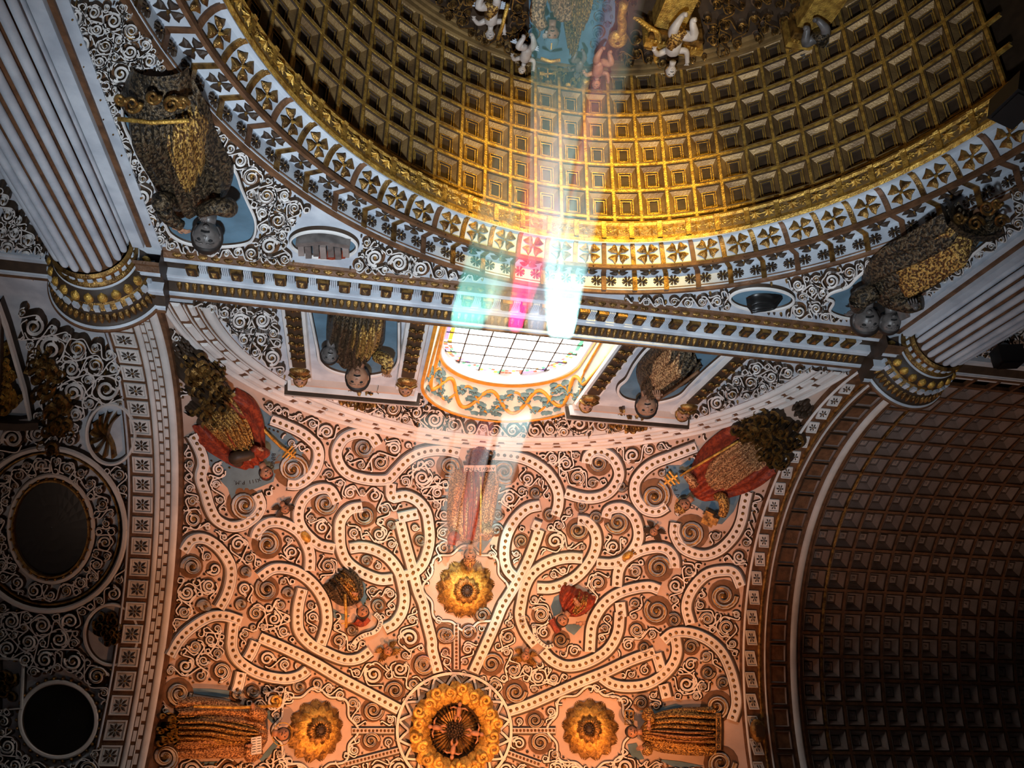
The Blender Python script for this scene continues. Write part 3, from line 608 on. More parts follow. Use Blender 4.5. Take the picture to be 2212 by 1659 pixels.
def fill(parent,surf,circles,mats=('dark','stucco','gilt'),h=.055,name='scroll',limit=260,seed=3,links=True,gold=.35):
    rg=np.random.default_rng(seed); big=MB(); n=0
    circles=sorted(circles,key=lambda c:-c[2])
    for i,(x,y,r) in enumerate(circles):
        mb=MB() if n<limit else big; d=1 if rg.random()<.5 else -1; ph=rg.random()*6.28; q=rg.random()
        if r>=8.5:
            w=max(1.5,r*.135); patch(ovp(x,y,r,12),surf,.004,mb,3,2); c=spiral(x,y,r-w-1,1.5+.5*rg.random(),ph,d,.2); ws=np.linspace(1,.65,len(c))
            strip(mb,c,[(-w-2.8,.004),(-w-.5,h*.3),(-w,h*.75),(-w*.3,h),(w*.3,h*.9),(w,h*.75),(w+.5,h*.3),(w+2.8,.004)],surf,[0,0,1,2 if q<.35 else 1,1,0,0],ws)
            dome_bead(mb,(x,y),max(1.8,r*.23),h*1.3,surf,2,6)
            # tail flick
            t=spiral(x+math.cos(ph)*(r-w)*1.0,y+math.sin(ph)*(r-w)*1.0,r*.42,.55,ph+3.14,-d,.3,7); strip(mb,t,[(-w-1,0),(-w*.6,h*.8),(w*.6,h*.8),(w+1,0)],surf,[0,1,0],np.linspace(1,.5,len(t)))
        elif r>=6:
            if q<.3:
                a=ph+np.linspace(0,4.2,9); c=np.stack([x+(r-1.5)*np.cos(a),y+(r-1.5)*np.sin(a)],1); strip(mb,c,[(-3.2,.003),(-1.1,h),(1.1,h),(3.2,.003)],surf,[0,1,0]); dome_bead(mb,(x,y),r*.3,h,surf,2,6)
            elif q<.6:
                a=ph+np.arange(6)*math.pi/2; c=np.stack([x+r*.8*np.cos(a),y+r*.8*np.sin(a)],1)[:5]; strip(mb,smoothc(c,3),[(-3.2,.003),(-1.1,h),(1.1,h),(3.2,.003)],surf,[0,1,0])
            else:
                c=np.array([(x-r*math.cos(ph),y-r*math.sin(ph)),(x+r*.3*math.sin(ph),y-r*.3*math.cos(ph)),(x+r*math.cos(ph),y+r*math.sin(ph))]); c=smoothc(c,5); strip(mb,c,[(-3.6,.003),(-1.3,h),(1.3,h),(3.6,.003)],surf,[0,1,0]); dome_bead(mb,c[-1],1.9,h*1.2,surf,2,6)
        else: dome_bead(mb,(x,y),r*.62,h,surf,2 if q<gold else 0,6)
        if n<limit: put(name,mb,list(mats)+['umber'],parent)
        n+=1
    if big.v: put(name+'_field',big,list(mats)+['umber'],parent,kind='stuff')
    if links:
        lb_=MB(); done=0
        for i in range(len(circles)):
            a=np.array(circles[i])
            for j in range(i):
                b=np.array(circles[j]); dd=np.hypot(*(a[:2]-b[:2])); gap=dd-a[2]-b[2]
                if gap<13 and a[2]>5 and b[2]>5.5 and rg.random()<.8:
                    u=(b[:2]-a[:2])/dd; nn=np.array([-u[1],u[0]])*(1 if rg.random()<.5 else -1)
                    p=np.array([a[:2]+nn*a[2]*.85-u*a[2]*.1,a[:2]+nn*a[2]*.8+u*a[2]*.7,b[:2]-nn*b[2]*.8-u*b[2]*.7,b[:2]-nn*b[2]*.85])
                    strip(lb_,smoothc(p,4),[(-3.6,.003),(-1.3,h*.85),(1.3,h*.85),(3.6,.003)],surf,[0,1,0]); done+=1
        if lb_.v: put(name+'_links',lb_,mats,parent,kind='stuff')
DOMEPOLY=[(362,700),(420,752),(510,822),(610,880),(740,922),(875,950),(1040,976),(1215,974),(1470,950),(1610,915),(1710,885),(1755,872),(1705,950),(1668,1020),(1635,1105),(1610,1250),(1598,1360),(1596,1440),(1596,1570),(1600,1690),(320,1690),(350,1480),(372,1320),(390,1140),(397,1060),(394,960),(390,870),(382,800)]
# keep-out discs for figures, bosses and panels on the vault
KEEP=[(980,1578,132),(1005,1270,92),(680,1578,92),(1275,1575,92),(480,900,105),(560,990,75),(520,1050,50),(430,800,50),(1600,990,95),(1530,1060,80),(1480,1040,50),(1690,920,55),(1560,1110,40),(1020,1070,62),(1020,1150,58),(1020,1010,50),(745,1280,52),(775,1345,45),(1225,1290,50),(1230,1350,45),(610,1085,36),(1425,1130,34),(825,1400,38),(1138,1405,36),(450,1560,100),(540,1590,70),(380,1590,60),(1480,1585,85),(1400,1590,60),(1560,1580,60)]
KEEP=[(x,y,r*.86) for x,y,r in KEEP]
fill(ceiling,S_DOME,pack(DOMEPOLY,mask_pts+KEEP,nmax=1100,rmin=3.6,rmax=27,seed=5),h=.055,limit=270,seed=11)
# ================================================================ FIGURES
def tube(mb,pts,rad,mi=0,n=8,cap=True):
    pts=np.asarray(pts,float); rad=np.broadcast_to(rad,(len(pts),)); t=np.gradient(pts,axis=0); t/=np.maximum(np.linalg.norm(t,axis=1),1e-9)[:,None]
    ref=np.array([0.12,.21,.97]); G=[]
    for p,d,r in zip(pts,t,rad):
        a=np.cross(d,ref); 
        if np.linalg.norm(a)<1e-3: a=np.cross(d,[1,0,0])
        a/=np.linalg.norm(a); b=np.cross(d,a); q=np.linspace(0,2*math.pi,n,endpoint=False); G.append(p+r*(np.cos(q)[:,None]*a+np.sin(q)[:,None]*b))
    if cap: G=[np.tile(pts[0],(n,1))]+G+[np.tile(pts[-1],(n,1))]
    mb.grid(np.array(G),mi,closed_v=True)
def ell(mb,c,r,mi=0,n=12,m=8,f=None):
    G=[]
    for i in range(m+1):
        a=-math.pi/2+math.pi*i/m; row=[]
        for j in range(n):
            b=2*math.pi*j/n; p=np.array([math.cos(a)*math.cos(b),math.sin(a),math.cos(a)*math.sin(b)])
            if f: p=f(p)
            row.append(np.array(c)+p*np.array(r))
        G.append(row)
    mb.grid(np.array(G),mi,closed_v=True)
def mpp(px,surf):
    P,_=surf([px,(px[0]+1,px[1]),(px[0],px[1]+1)]); return .5*(np.linalg.norm(P[1]-P[0])+np.linalg.norm(P[2]-P[0]))
def pframe(px,up,surf,lift=0.):
    P,N=surf([px]); Q,_=surf([(px[0]+up[0],px[1]+up[1])]); return frame(P[0]+N[0]*lift,Q[0]-P[0],N[0])
def relief(mb,axis,surf,depth,folds=6,amp=.05,mi=0,base=0.,nt=26,ns=29,span=1.0,seed=0,tfold=1.0):
    a=np.array(axis,float); c=smoothc(a,6); L=np.linspace(0,1,len(c)); t=np.linspace(0,1,nt); ax=np.stack([np.interp(t,L,c[:,k]) for k in range(3)],1)
    nn=normals2(ax[:,:2]); s=np.linspace(-1,1,ns); G=[]; amp=amp*1.5
    for i in range(nt):
        w=ax[i,2]*span; P,N=surf(ax[i,:2]+nn[i]*(s*w)[:,None]); e=min(1,.25+t[i]*5,.15+(1-t[i])*4)
        fl=amp*(1-.75*t[i])*np.cos(s*folds*math.pi+2.2*np.sin(t[i]*4+seed)*tfold+seed)
        h=base+depth*e*np.sqrt(np.maximum(0,1-(s*.985)**2))+fl*np.sqrt(np.maximum(0,1-s**4)); P=P+N*np.maximum(h,0)[:,None]; G.append(P)
    mb.grid(np.array(G),mi)
def figbody(parent,name,axis,surf,depth,mats,**kw):
    mb=MB(); relief(mb,axis,surf,depth,**kw); P=np.array(mb.v); return put(name,mb,mats,parent,smooth=True)
def head(parent,px,r,up,surf,lift,skin='skin',hair='hair',hat=None,tilt=0,mitre='creamrobe'):
    k=mpp(px,surf)*r; M=pframe(px,up,surf,lift)
    if tilt: M=M@Matrix.Rotation(tilt,4,'X')
    def shape(p):
        x,y,z=p; w=.80-.18*max(0,-y)**1.5; q=np.array([x*w,y,z*.86]); 
        return q
    mb=MB(); ell(mb,(0,0,0),(k,k,k),0,18,14,shape)
    # nose, brow, lips, chin, ears, neck
    mb.add([(-.13*k,-.22*k,.80*k),(.13*k,-.22*k,.80*k),(0,.22*k,.80*k),(0,-.18*k,1.08*k),(0,-.26*k,.8*k)],[(0,3,2),(3,1,2),(0,4,3),(4,1,3)],0)
    ell(mb,(0,-.70*k,.58*k),(.2*k,.16*k,.2*k),0,8,5)
    for s in (-1,1): ell(mb,(s*.76*k,-.02*k,.0),(.10*k,.24*k,.16*k),0,8,5); tube(mb,[(s*.1*k,.26*k,.86*k),(s*.3*k,.31*k,.80*k),(s*.52*k,.22*k,.62*k)],.05*k,0,5)
    tube(mb,[(0,-.6*k,-.1*k),(0,-1.5*k,-.25*k)],[.42*k,.5*k],0,10)
    h=obj('head',mb.mesh('head',[skin],True),parent,M)
    mb=MB()
    for s in (-1,1): mb=MB(); ell(mb,(s*.29*k,.06*k,.72*k),(.17*k,.11*k,.12*k),0,8,5); put('eye',mb,['ink'],h)
    mb=MB(); tube(mb,[(-.24*k,-.46*k,.72*k),(0,-.43*k,.79*k),(.24*k,-.46*k,.72*k)],.065*k,0,5); put('mouth',mb,['ink'],h)
    mb=MB(); 
    def hs(p):
        x,y,z=p; q=np.array([x*.96,y*1.12,z*1.02]); 
        if z>.15 and y<.30: q[2]=.15
        if y<-.75: q[1]=-.75
        return q
    ell(mb,(0,.08*k,-.10*k),(k,k,k),0,18,12,hs); put('hair',mb,[hair],h,smooth=True)
    if hat=='mitre':
        mb=MB(); G=[]
        for y,w,d in ((.45,.82,.8),(.8,.95,.75),(1.3,.85,.5),(1.75,.45,.25),(2.05,.05,.05)): G.append([(w*k*math.cos(t),y*k,d*k*math.sin(t)) for t in np.linspace(0,2*math.pi,16,endpoint=False)])
        mb.grid(np.array(G),0,closed_v=True); mb.box((0,1.2*k,.62*k),(.07*k,.5*k,.05*k),1); put('mitre',mb,[mitre,'bgilt'],h)
    if hat=='tiara':
        mb=MB(); G=[]
        for y,w in ((.4,.86),(.7,.96),(.75,1.0),(.85,.92),(1.05,.86),(1.1,.9),(1.2,.78),(1.4,.6),(1.45,.62),(1.65,.3),(1.8,.1)): G.append([(w*k*math.cos(t),y*k,w*.9*k*math.sin(t)) for t in np.linspace(0,2*math.pi,16,endpoint=False)])
        mb.grid(np.array(G),[0],closed_v=True); put('tiara',mb,['brocade'],h,smooth=True)
    if hat=='cap':
        mb=MB(); ell(mb,(0,.5*k,-.1*k),(.86*k,.62*k,.86*k),0,14,8); put('skull_cap',mb,['red'],h,smooth=True)
    if hat=='halo':
        mb=MB(); tube(mb,[(1.5*k*math.cos(t),1.5*k*math.sin(t),-.2*k) for t in np.linspace(0,6.283,25)],.07*k,0,6,False); put('halo',mb,['bgilt'],h)
    return h
def hand(parent,px,size,up,surf,lift,skin='skin',curl=.5):
    k=mpp(px,surf)*size; M=pframe(px,up,surf,lift); mb=MB()
    ell(mb,(0,0,0),(.36*k,.42*k,.16*k),0,10,7)
    for i,(x,l) in enumerate(((-.27,.55),(-.09,.68),(.09,.64),(.26,.5))):
        tube(mb,[(x*k,.25*k,.02*k),(x*1.1*k,(.3+l*.5)*k,.06*k),(x*1.15*k,(.3+l*.85)*k,-.02*k-curl*.1*k),(x*1.15*k,(.3+l)*k,-.08*k-curl*.2*k)],[.085*k,.08*k,.07*k,.05*k],0,6)
    tube(mb,[(.3*k,-.2*k,.02*k),(.46*k,.05*k,.08*k),(.44*k,.3*k,.1*k)],[.11*k,.09*k,.06*k],0,6)
    tube(mb,[(0,-.3*k,0),(0,-.8*k,-.05*k)],[.22*k,.28*k],0,8); return put('hand',mb,[skin],parent,smooth=True,M=M)
def arm(parent,pts,radii,surf,lifts,m):
    P,N=surf(pts); mb=MB(); c=P+N*np.array(lifts)[:,None]; k=mpp(pts[0],surf); cc=smoothc(c,5); rr=np.interp(np.linspace(0,1,len(cc)),np.linspace(0,1,len(radii)),radii)*k
    tube(mb,cc,rr,0,10); return put('sleeve',mb,[m],parent,smooth=True)
def rod(parent,name,pts,r,surf,lift,m,n=8):
    P,N=surf(pts); mb=MB(); tube(mb,P+N*lift,r*mpp(pts[0],surf),0,n); return put(name,mb,[m],parent,smooth=True)
def cross(parent,px,size,up,surf,lift,bars=3,m='bgilt'):
    k=mpp(px,surf)*size; M=pframe(px,up,surf,lift); mb=MB(); mb.box((0,.1*k,0),(.11*k,.95*k,.07*k))
    for i in range(bars):
        w=(.85-.16*i); y=(-.35+.5*i)*k if bars>1 else .35*k; mb.box((0,y,0),(w*k,.11*k,.07*k))
        for s in (-1,1): ell(mb,(s*w*k,y,0),(.16*k,.16*k,.1*k),0,6,4)
    ell(mb,(0,1.1*k,0),(.16*k,.16*k,.1*k),0,6,4)
    return put('staff_cross',mb,[m],parent,M=M)
def figure(name,label,cat,base_px,surf,group=None):
    P,N=surf([base_px]); o=obj(name,None,label=label,cat=cat,group=group); o.empty_display_size=.2; return o
def leaf_cluster(parent,name,pts,surf,n,size,m,lift=.1,seed=0,limit=40,mats=None):
    """a clump of curled gilt leaves (console under a figure)"""
    rg=np.random.default_rng(seed); pts=np.array(pts,float); mb=MB()
    for i in range(n):
        t=rg.random()*(len(pts)-1); k=int(t); c=pts[k]+(pts[min(k+1,len(pts)-1)]-pts[k])*(t-k); w=c[2]; a=rg.random()*6.28; q=math.sqrt(rg.random())
        x,y=c[0]+w*q*math.cos(a),c[1]+w*q*math.sin(a); s=size*(.6+.7*rg.random()); ph=rg.random()*6.28
        cc=spiral(x,y,s,1.1,ph,1 if rg.random()<.5 else -1,.25,12); wd=s*.22; hh=lift*(.3+.9*(1-q*q)) 
        strip(mb,cc,[(-wd-1,0),(-wd,hh),(0,hh+.05),(wd,hh),(wd+1,0)],surf,[0,1,1,0],np.linspace(1,.5,len(cc)))
    return put(name,mb,mats or ['dark',m],parent)
def letters(parent,txt,pts,size,surf,up_out,m='ink',lift=.012,flip=False):
    """raised letters along a pixel curve; tops point to the side up_out"""
    c=smoothc(np.array(pts,float),10); L=np.concatenate([[0],np.cumsum(np.hypot(*np.diff(c,axis=0).T))]); n=len(txt)
    for i,ch in enumerate(txt):
        if ch==' ': continue
        s=(i+.5)/n*L[-1]; x,y=np.interp(s,L,c[:,0]),np.interp(s,L,c[:,1]); e=1.5
        x2,y2=np.interp(min(s+e,L[-1]),L,c[:,0])-np.interp(max(s-e,0),L,c[:,0]),np.interp(min(s+e,L[-1]),L,c[:,1])-np.interp(max(s-e,0),L,c[:,1]); d=np.array([x2,y2])/max(1e-6,np.hypot(x2,y2))
        up=np.array([d[1],-d[0]])  # left of travel in image coordinates
        M=pframe((x,y),up*2,surf,lift); k=mpp((x,y),surf)*size
        cu=bpy.data.curves.new('letter','FONT'); cu.body=ch; cu.size=k*1.35; cu.align_x='CENTER'; cu.align_y='CENTER'; cu.extrude=.006; cu.materials.append(MA[m])
        t_=bpy.data.objects.new('t',cu); me=bpy.data.meshes.new_from_object(t_); bpy.data.objects.remove(t_); me.materials.clear(); me.materials.append(MA[m]); obj('letter',me,parent,M)
def panel(parent,name,poly,surf,h,m): mb=patch(poly,surf,h); return put(name,mb,[m],parent)
def outline(parent,poly,surf,w=4,h=.07,name='frame',closed=True,mats=('dark','stucco','gilt'),n=5):
    c=smoothc(np.array(poly,float),n,closed); 
    if closed: c=np.vstack([c,c[:1]])
    mb=MB(); strip(mb,c,[(-w-2,0),(-w,h*.7),(-w*.5,h),(w*.5,h),(w,h*.7),(w+2,0)],surf,[0,1,1,1,0]); return put(name,mb,mats,parent)
def wing(parent,px,size,ang,surf,lift,m='gilt',side=1,n=7):
    k=mpp(px,surf)*size; M=pframe(px,(math.cos(ang),math.sin(ang)),surf,lift); mb=MB()
    for i in range(n):
        a=(-.2+i*.22)*side; l=k*(1.1-.08*i); w=.13*k; ca,sa=math.cos(a),math.sin(a); G=[]
        for t,ww in ((0,.5),(.3,1),(.7,1),(1,.2)): G.append([((t*l*sa+x*ww*w*ca),(t*l*ca-x*ww*w*sa),z*k+i*.01*k) for x,z in ((-1,-.02),(0,.06),(1,-.02))])
        mb.grid(np.array(G))
    return put('wing',mb,[m],parent,M=M)
def cherub_head(label,px,r,up,surf,wm='gilt',hairm='gilt',hat=None,skin='skin'):
    o=figure('cherub_head',label,'cherub',px,surf,'winged cherub heads'); head(o,px,r,up,surf,.14,hair=hairm,skin=skin,hat=hat); a=math.atan2(up[1],up[0]); q=np.array(up)/np.hypot(*up); s=np.array([-q[1],q[0]])
    for sd in (-1,1): wing(o,tuple(np.array(px)+s*sd*r*.8),r*2.0,a+sd*.75,surf,.06,wm,-sd)
    for sd in (-1,1): wing(o,tuple(np.array(px)+s*sd*r*.8),r*1.7,a+sd*2.2,surf,.05,wm,sd,5)
    return o
def nude(label,px,size,ang,surf,lift=.25,m='flesh',flip=1,name='angel_figure',wings='grey',group='carved angels on the altar wall',robe=None):
    """small carved angel or cherub; ang is the pixel direction of its head"""
    o=figure(name,label,'angel',px,surf,group); k=mpp(px,surf)*size; M=pframe(px,(math.cos(ang),math.sin(ang)),surf,lift); mb=MB()
    tube(mb,[(0,-.28*k,0),(0,-.15*k,.02*k),(0,.05*k,.05*k),(0,.25*k,.03*k),(0,.36*k,0),(0,.44*k,0)],[.16*k,.20*k,.19*k,.21*k,.13*k,.07*k],0,12)
    f=flip
    for pts,rr in (([(-.1*k*f,-.25*k,.02*k),(-.12*k*f,-.55*k,.12*k),(.02*k*f,-.82*k,.02*k),(.10*k*f,-.9*k,.08*k)],[.10,.085,.05,.04]),([(.1*k*f,-.25*k,.02*k),(.40*k*f,-.36*k,.18*k),(.30*k*f,-.68*k,.06*k),(.36*k*f,-.78*k,.1*k)],[.10,.09,.055,.04]),([(-.15*k,.28*k,0),(-.34*k,.2*k,.1*k),(-.42*k,.42*k,.16*k),(-.44*k,.5*k,.17*k)],[.065,.055,.04,.045]),([(.15*k,.28*k,0),(.36*k,.34*k,.08*k),(.5*k,.16*k,.16*k),(.53*k,.1*k,.17*k)],[.065,.055,.04,.045])): tube(mb,smoothc(np.array(pts),4),np.interp(np.linspace(0,1,13),np.linspace(0,1,4),np.array(rr)*k*1.45),0,8)
    put('body',mb,[m],o,smooth=True,M=M)
    mb=MB()
    for hx,hy,hz in ((-.44,.5,.17),(.53,.1,.17)):
        for j in range(5): tube(mb,[(hx*k,hy*k,hz*k),((hx+.03*(j-2))*k,(hy+(.09 if hy>.3 else -.09))*k,(hz+.02)*k)],[.018*k,.01*k],0,5)
    put('fingers',mb,[m],o,M=M)
    hp=pix([np.array(M@Vector((0,.56*k,.06*k)))])[0]
    head(o,tuple(hp),size*.17,(math.cos(ang),math.sin(ang)),surf,lift+.06*k,skin=m,hair='gilt')
    if robe: mb=MB(); tube(mb,[(0,-.4*k,.02*k),(0,-.2*k,.05*k),(.05*k,.1*k,.05*k)],[.26*k,.2*k,.18*k],0,14); put('drapery',mb,[robe],o,smooth=True,M=M)
    if wings:
        for sd in (-1,1): wing(o,tuple(pix([np.array(M@Vector((sd*.12*k,.2*k,-.1*k)))])[0]),size*.42,ang+sd*1.7,surf,lift-.22,wings,sd)
    return o
# ================================================================ FIGURES IN PLACE
D=S_DOME
# --- pendentive popes
o=figure('saint_relief','pope in red cape on left pendentive, BENEDICTO XIII P.M. lettered below head','statue',(469,882),D,'saints in relief on the vault')
panel(o,'niche_ground',[(520,850),(560,880),(605,915),(645,955),(656,980),(640,1000),(612,1000),(596,1018),(590,1040),(560,1052),(520,1066),(500,1080),(492,1055),(468,1030),(440,985),(430,940),(440,900)],D,.012,'blue')
leaf_cluster(o,'leaf_console',[(398,765,18),(425,800,42),(450,838,52),(440,875,42)],D,95,13,'gilt',.28,1)
mb=MB()
for i in range(34):
    a=rng.random()*6.28; q=math.sqrt(rng.random()); dome_bead(mb,(392+17*q*math.cos(a),752+24*q*math.sin(a)),5,.12+.1*(1-q),D,0)
put('grape_bunch',mb,['dark'],o,smooth=True)
figbody(o,'cape',[(462,878,64),(485,905,76),(505,935,70),(524,965,52),(540,986,36),(550,998,14)],D,.34,['red'],folds=5,amp=.05)
figbody(o,'gown',[(458,872,42),(480,902,46),(500,932,40),(516,956,22),(522,964,8)],D,.46,['brocade'],folds=6,amp=.06,seed=2)
arm(o,[(560,965),(545,955),(525,945),(515,938)],[9,11,9,7],D,[.25,.42,.5,.52],'red'); arm(o,[(500,985),(480,965),(500,955),(515,950)],[10,12,10,8],D,[.25,.42,.5,.52],'dark')
hand(o,(528,938),9,(-3,-1),D,.56); hand(o,(507,955),9,(1,-3),D,.56)
head(o,(556,1004),14,(6,16),D,.34,hat='cap',tilt=.25)
rod(o,'staff',[(556,914),(575,934),(600,958),(612,966)],3,D,.16,'bgilt'); cross(o,(617,970),15,(3,2.2),D,.16)
letters(o,'BENEDICTO XIII P.M.',[(590,978),(588,1000),(580,1020),(562,1034),(540,1040),(520,1042),(502,1041)],8.5,D,1)
o=figure('saint_relief','pope in scarlet cape on right pendentive holding a staff, lettered S. PIO V P.M.','statue',(1643,960),D,'saints in relief on the vault')
panel(o,'niche_ground',[(1492,990),(1470,1005),(1440,1005),(1432,1022),(1448,1045),(1456,1065),(1470,1085),(1500,1090),(1522,1105),(1535,1130),(1560,1132),(1585,1105),(1600,1070),(1608,1050),(1590,1010),(1550,985)],D,.012,'blue')
leaf_cluster(o,'leaf_console',[(1610,925,26),(1650,915,44),(1685,935,50),(1672,975,40)],D,95,13,'gilt',.28,5)
mb=MB()
for i in range(36):
    a=rng.random()*6.28; q=math.sqrt(rng.random()); dome_bead(mb,(1736+20*q*math.cos(a),880+20*q*math.sin(a)),5,.12+.1*(1-q),D,0)
put('grape_bunch',mb,['dark'],o,smooth=True)
figbody(o,'cape',[(1642,962,70),(1605,985,74),(1565,1010,68),(1535,1034,54),(1512,1054,34),(1498,1066,14)],D,.34,['red'],folds=5,amp=.05,seed=1)
figbody(o,'gown',[(1652,952,42),(1612,980,48),(1572,1008,46),(1548,1026,34),(1538,1034,12)],D,.47,['creamrobe'],folds=7,amp=.06,seed=4)
arm(o,[(1560,1060),(1573,1058),(1578,1080),(1572,1098)],[10,11,10,9],D,[.3,.4,.4,.36],'brocade'); arm(o,[(1510,1035),(1500,1018),(1490,1010)],[10,10,8],D,[.3,.34,.32],'creamrobe')
hand(o,(1560,1100),10,(-3,1),D,.36,'ink'); hand(o,(1482,1005),9,(-3,0),D,.3,'ink')
head(o,(1487,1076),14,(-14,11),D,.34,hat='tiara',tilt=.25)
rod(o,'staff',[(1608,934),(1540,975),(1478,1012)],2.6,D,.34,'bgilt'); cross(o,(1456,1026),17,(-3,2),D,.2)
mb=MB(); M=pframe((1540,1110),(-2,-1),D,.22); kk=mpp((1540,1110),D); mb.box((0,0,0),(13*kk,10*kk,8*kk)); mb.box((0,0,8*kk),(15*kk,12*kk,1.5*kk)); ell(mb,(0,0,10*kk),(4*kk,4*kk,2*kk)); mb.box((0,-14*kk,0),(8*kk,4*kk,6*kk)); put('church_model',mb,['gilt'],o,M=M)
letters(o,'S. PIO',[(1524,1108),(1508,1098),(1492,1094)],8.5,D,1); letters(o,'V P.M',[(1466,1072),(1460,1056),(1455,1042)],8.5,D,1)
# --- saint under the window
o=figure('saint_relief','saint in orange brocade below the window, staff in hand, feet toward the glass','statue',(1026,1012),D,'saints in relief on the vault')
for q in ([(958,1040),(976,1040),(980,1060),(962,1062)],[(954,1070),(975,1070),(978,1100),(966,1120),(952,1105)],[(1080,1040),(1092,1050),(1082,1100),(1070,1140),(1062,1165),(1040,1195),(1030,1180),(1060,1120)],[(968,1165),(985,1180),(1002,1190),(985,1192),(970,1185)]): panel(o,'niche_ground',q,D,.012,'blue')
leaf_cluster(o,'crest',[(1035,970,12),(1038,985,26),(1038,995,32)],D,26,10,'gilt',.12,9)
mb=MB(); strip(mb,np.array([(1000,1006),(1036,1006),(1070,1005)],float),[(-9,0),(-7,.14),(7,.14),(9,0)],D,[0,1,0]); put('name_plate',mb,['dark','ground'],o)
letters(o,'AVGVSTINO',[(1068,1006),(1036,1007),(1003,1007)],7,D,1,'ink',.15)
figbody(o,'robe',[(1026,1013,54),(1023,1050,54),(1018,1090,53),(1014,1125,50),(1011,1155,38),(1010,1172,12)],D,.36,['creamrobe'],folds=7,amp=.06,seed=3)
figbody(o,'cope_front',[(1022,1010,26),(1018,1060,26),(1014,1110,24),(1011,1150,18),(1010,1160,8)],D,.44,['red'],folds=5,amp=.05,seed=6)
arm(o,[(1045,1150),(1052,1138),(1036,1136)],[11,12,8],D,[.28,.4,.48],'creamrobe'); arm(o,[(980,1150),(972,1150),(970,1165)],[11,12,8],D,[.28,.36,.38],'red')
hand(o,(1034,1137),8,(-3,0),D,.54); hand(o,(970,1170),8,(0,3),D,.4); rod(o,'staff',[(1033,1008),(1033,1100),(1032,1185)],2.2,D,.5,'bgilt'); head(o,(1011,1188),14,(-1,16),D,.36,hat='mitre')
# --- saints at left and right of the central boss
o=figure('saint_relief','saint in gold brocade lying left of centre boss with open book and golden staff','statue',(378,1572),D,'saints in relief on the vault')
for q in ([(415,1487),(455,1488),(495,1492),(493,1508),(450,1503),(418,1498)],[(565,1535),(590,1528),(600,1545),(598,1570),(585,1560)],[(560,1640),(590,1605),(602,1590),(600,1610),(580,1635),(565,1645)],[(395,1648),(470,1645),(460,1659),(395,1659)]): panel(o,'niche_ground',q,D,.012,'blue')
leaf_cluster(o,'leaf_console',[(350,1555,16),(352,1580,18),(352,1605,16)],D,30,9,'bgilt',.2,12)
figbody(o,'cope',[(377,1572,66),(420,1572,68),(470,1575,64),(520,1582,58),(555,1588,42),(576,1589,14)],D,.34,['creamrobe'],folds=6,amp=.05,seed=5)
figbody(o,'robe',[(374,1578,36),(430,1578,38),(480,1582,36),(530,1586,24),(545,1588,8)],D,.44,['brocade'],folds=6,amp=.05,seed=8)
rod(o,'staff',[(392,1524),(490,1527),(582,1523)],3.4,D,.36,'bgilt'); mb=MB(); c=spiral(580,1512,14,1.4,1.5,-1,.2); P,N=D(c); tube(mb,P+N*.3,.03,0,8); put('crook',mb,['bgilt'],o,smooth=True)
arm(o,[(555,1545),(530,1535),(525,1527)],[12,13,9],D,[.25,.36,.4],'creamrobe'); arm(o,[(545,1628),(520,1635),(512,1615)],[12,13,9],D,[.25,.36,.44],'creamrobe'); hand(o,(522,1526),10,(0,-2),D,.42); hand(o,(508,1612),10,(2,0),D,.5)
mb=MB(); M=pframe((525,1612),(0,-2),D,.48); k=mpp((525,1612),D)
for s in (-1,1): mb.add([(0,0,0),(s*11*k,0,3*k),(s*11*k,0,3*k)],[]); mb.box((s*5.8*k,0,1.5*k),(5.6*k,17*k,1.2*k),0); [mb.box((s*5.8*k,(j*5-12)*k,3*k),(4*k,.5*k,.3*k),1) for j in range(6)]
put('open_book',mb,['stucco','ink'],o,M=M); head(o,(593,1586),15,(16,2),D,.36,hat='halo')
o=figure('saint_relief','saint in yellow figured robe lying right of centre boss, open hands','statue',(1548,1580),D,'saints in relief on the vault')
for q in ([(1380,1535),(1420,1530),(1460,1520),(1475,1525),(1440,1540),(1395,1545)],[(1356,1608),(1375,1605),(1392,1640),(1375,1642),(1360,1630)],[(1420,1640),(1470,1645),(1520,1655),(1460,1659)]): panel(o,'niche_ground',q,D,.012,'blue')
figbody(o,'robe',[(1550,1580,53),(1505,1580,53),(1460,1580,50),(1420,1582,42),(1395,1582,26),(1383,1581,10)],D,.36,['brocade'],folds=8,amp=.055,seed=2)
figbody(o,'surplice',[(1546,1588,24),(1500,1588,24),(1450,1586,22),(1415,1584,14),(1408,1584,6)],D,.43,['creamrobe'],folds=5,amp=.05,seed=7)
arm(o,[(1400,1548),(1408,1540),(1415,1558)],[11,12,9],D,[.26,.38,.46],'brocade'); arm(o,[(1400,1612),(1405,1622),(1395,1622)],[11,12,9],D,[.26,.34,.38],'brocade'); hand(o,(1411,1566),12,(0,3),D,.5); hand(o,(1392,1618),12,(-2,0),D,.42); head(o,(1371,1581),14,(-16,0),D,.36)
mb=MB(); strip(mb,np.array([(1555,1540),(1556,1580),(1555,1620)],float),[(-8,0),(-6,.12),(6,.12),(8,0)],D,[0,1,0]); put('name_plate',mb,['dark','gilt'],o); letters(o,'INOCENCIO',[(1555,1542),(1556,1580),(1555,1618)],7,D,1,'ink',.13)
mb=MB(); M=pframe((1362,1550),(0,3),D,.2); k=mpp((1362,1550),D)
for x,y,w,h in ((-9,0,1.3,15),(9,0,1.3,15),(0,-14,10,1.3),(0,14,10,1.3),(0,2,9,1),(0,-5,1,10)): mb.box((x*k,y*k,0),(w*k,h*k,1.6*k))
put('lattice',mb,['gilt'],o,M=M)
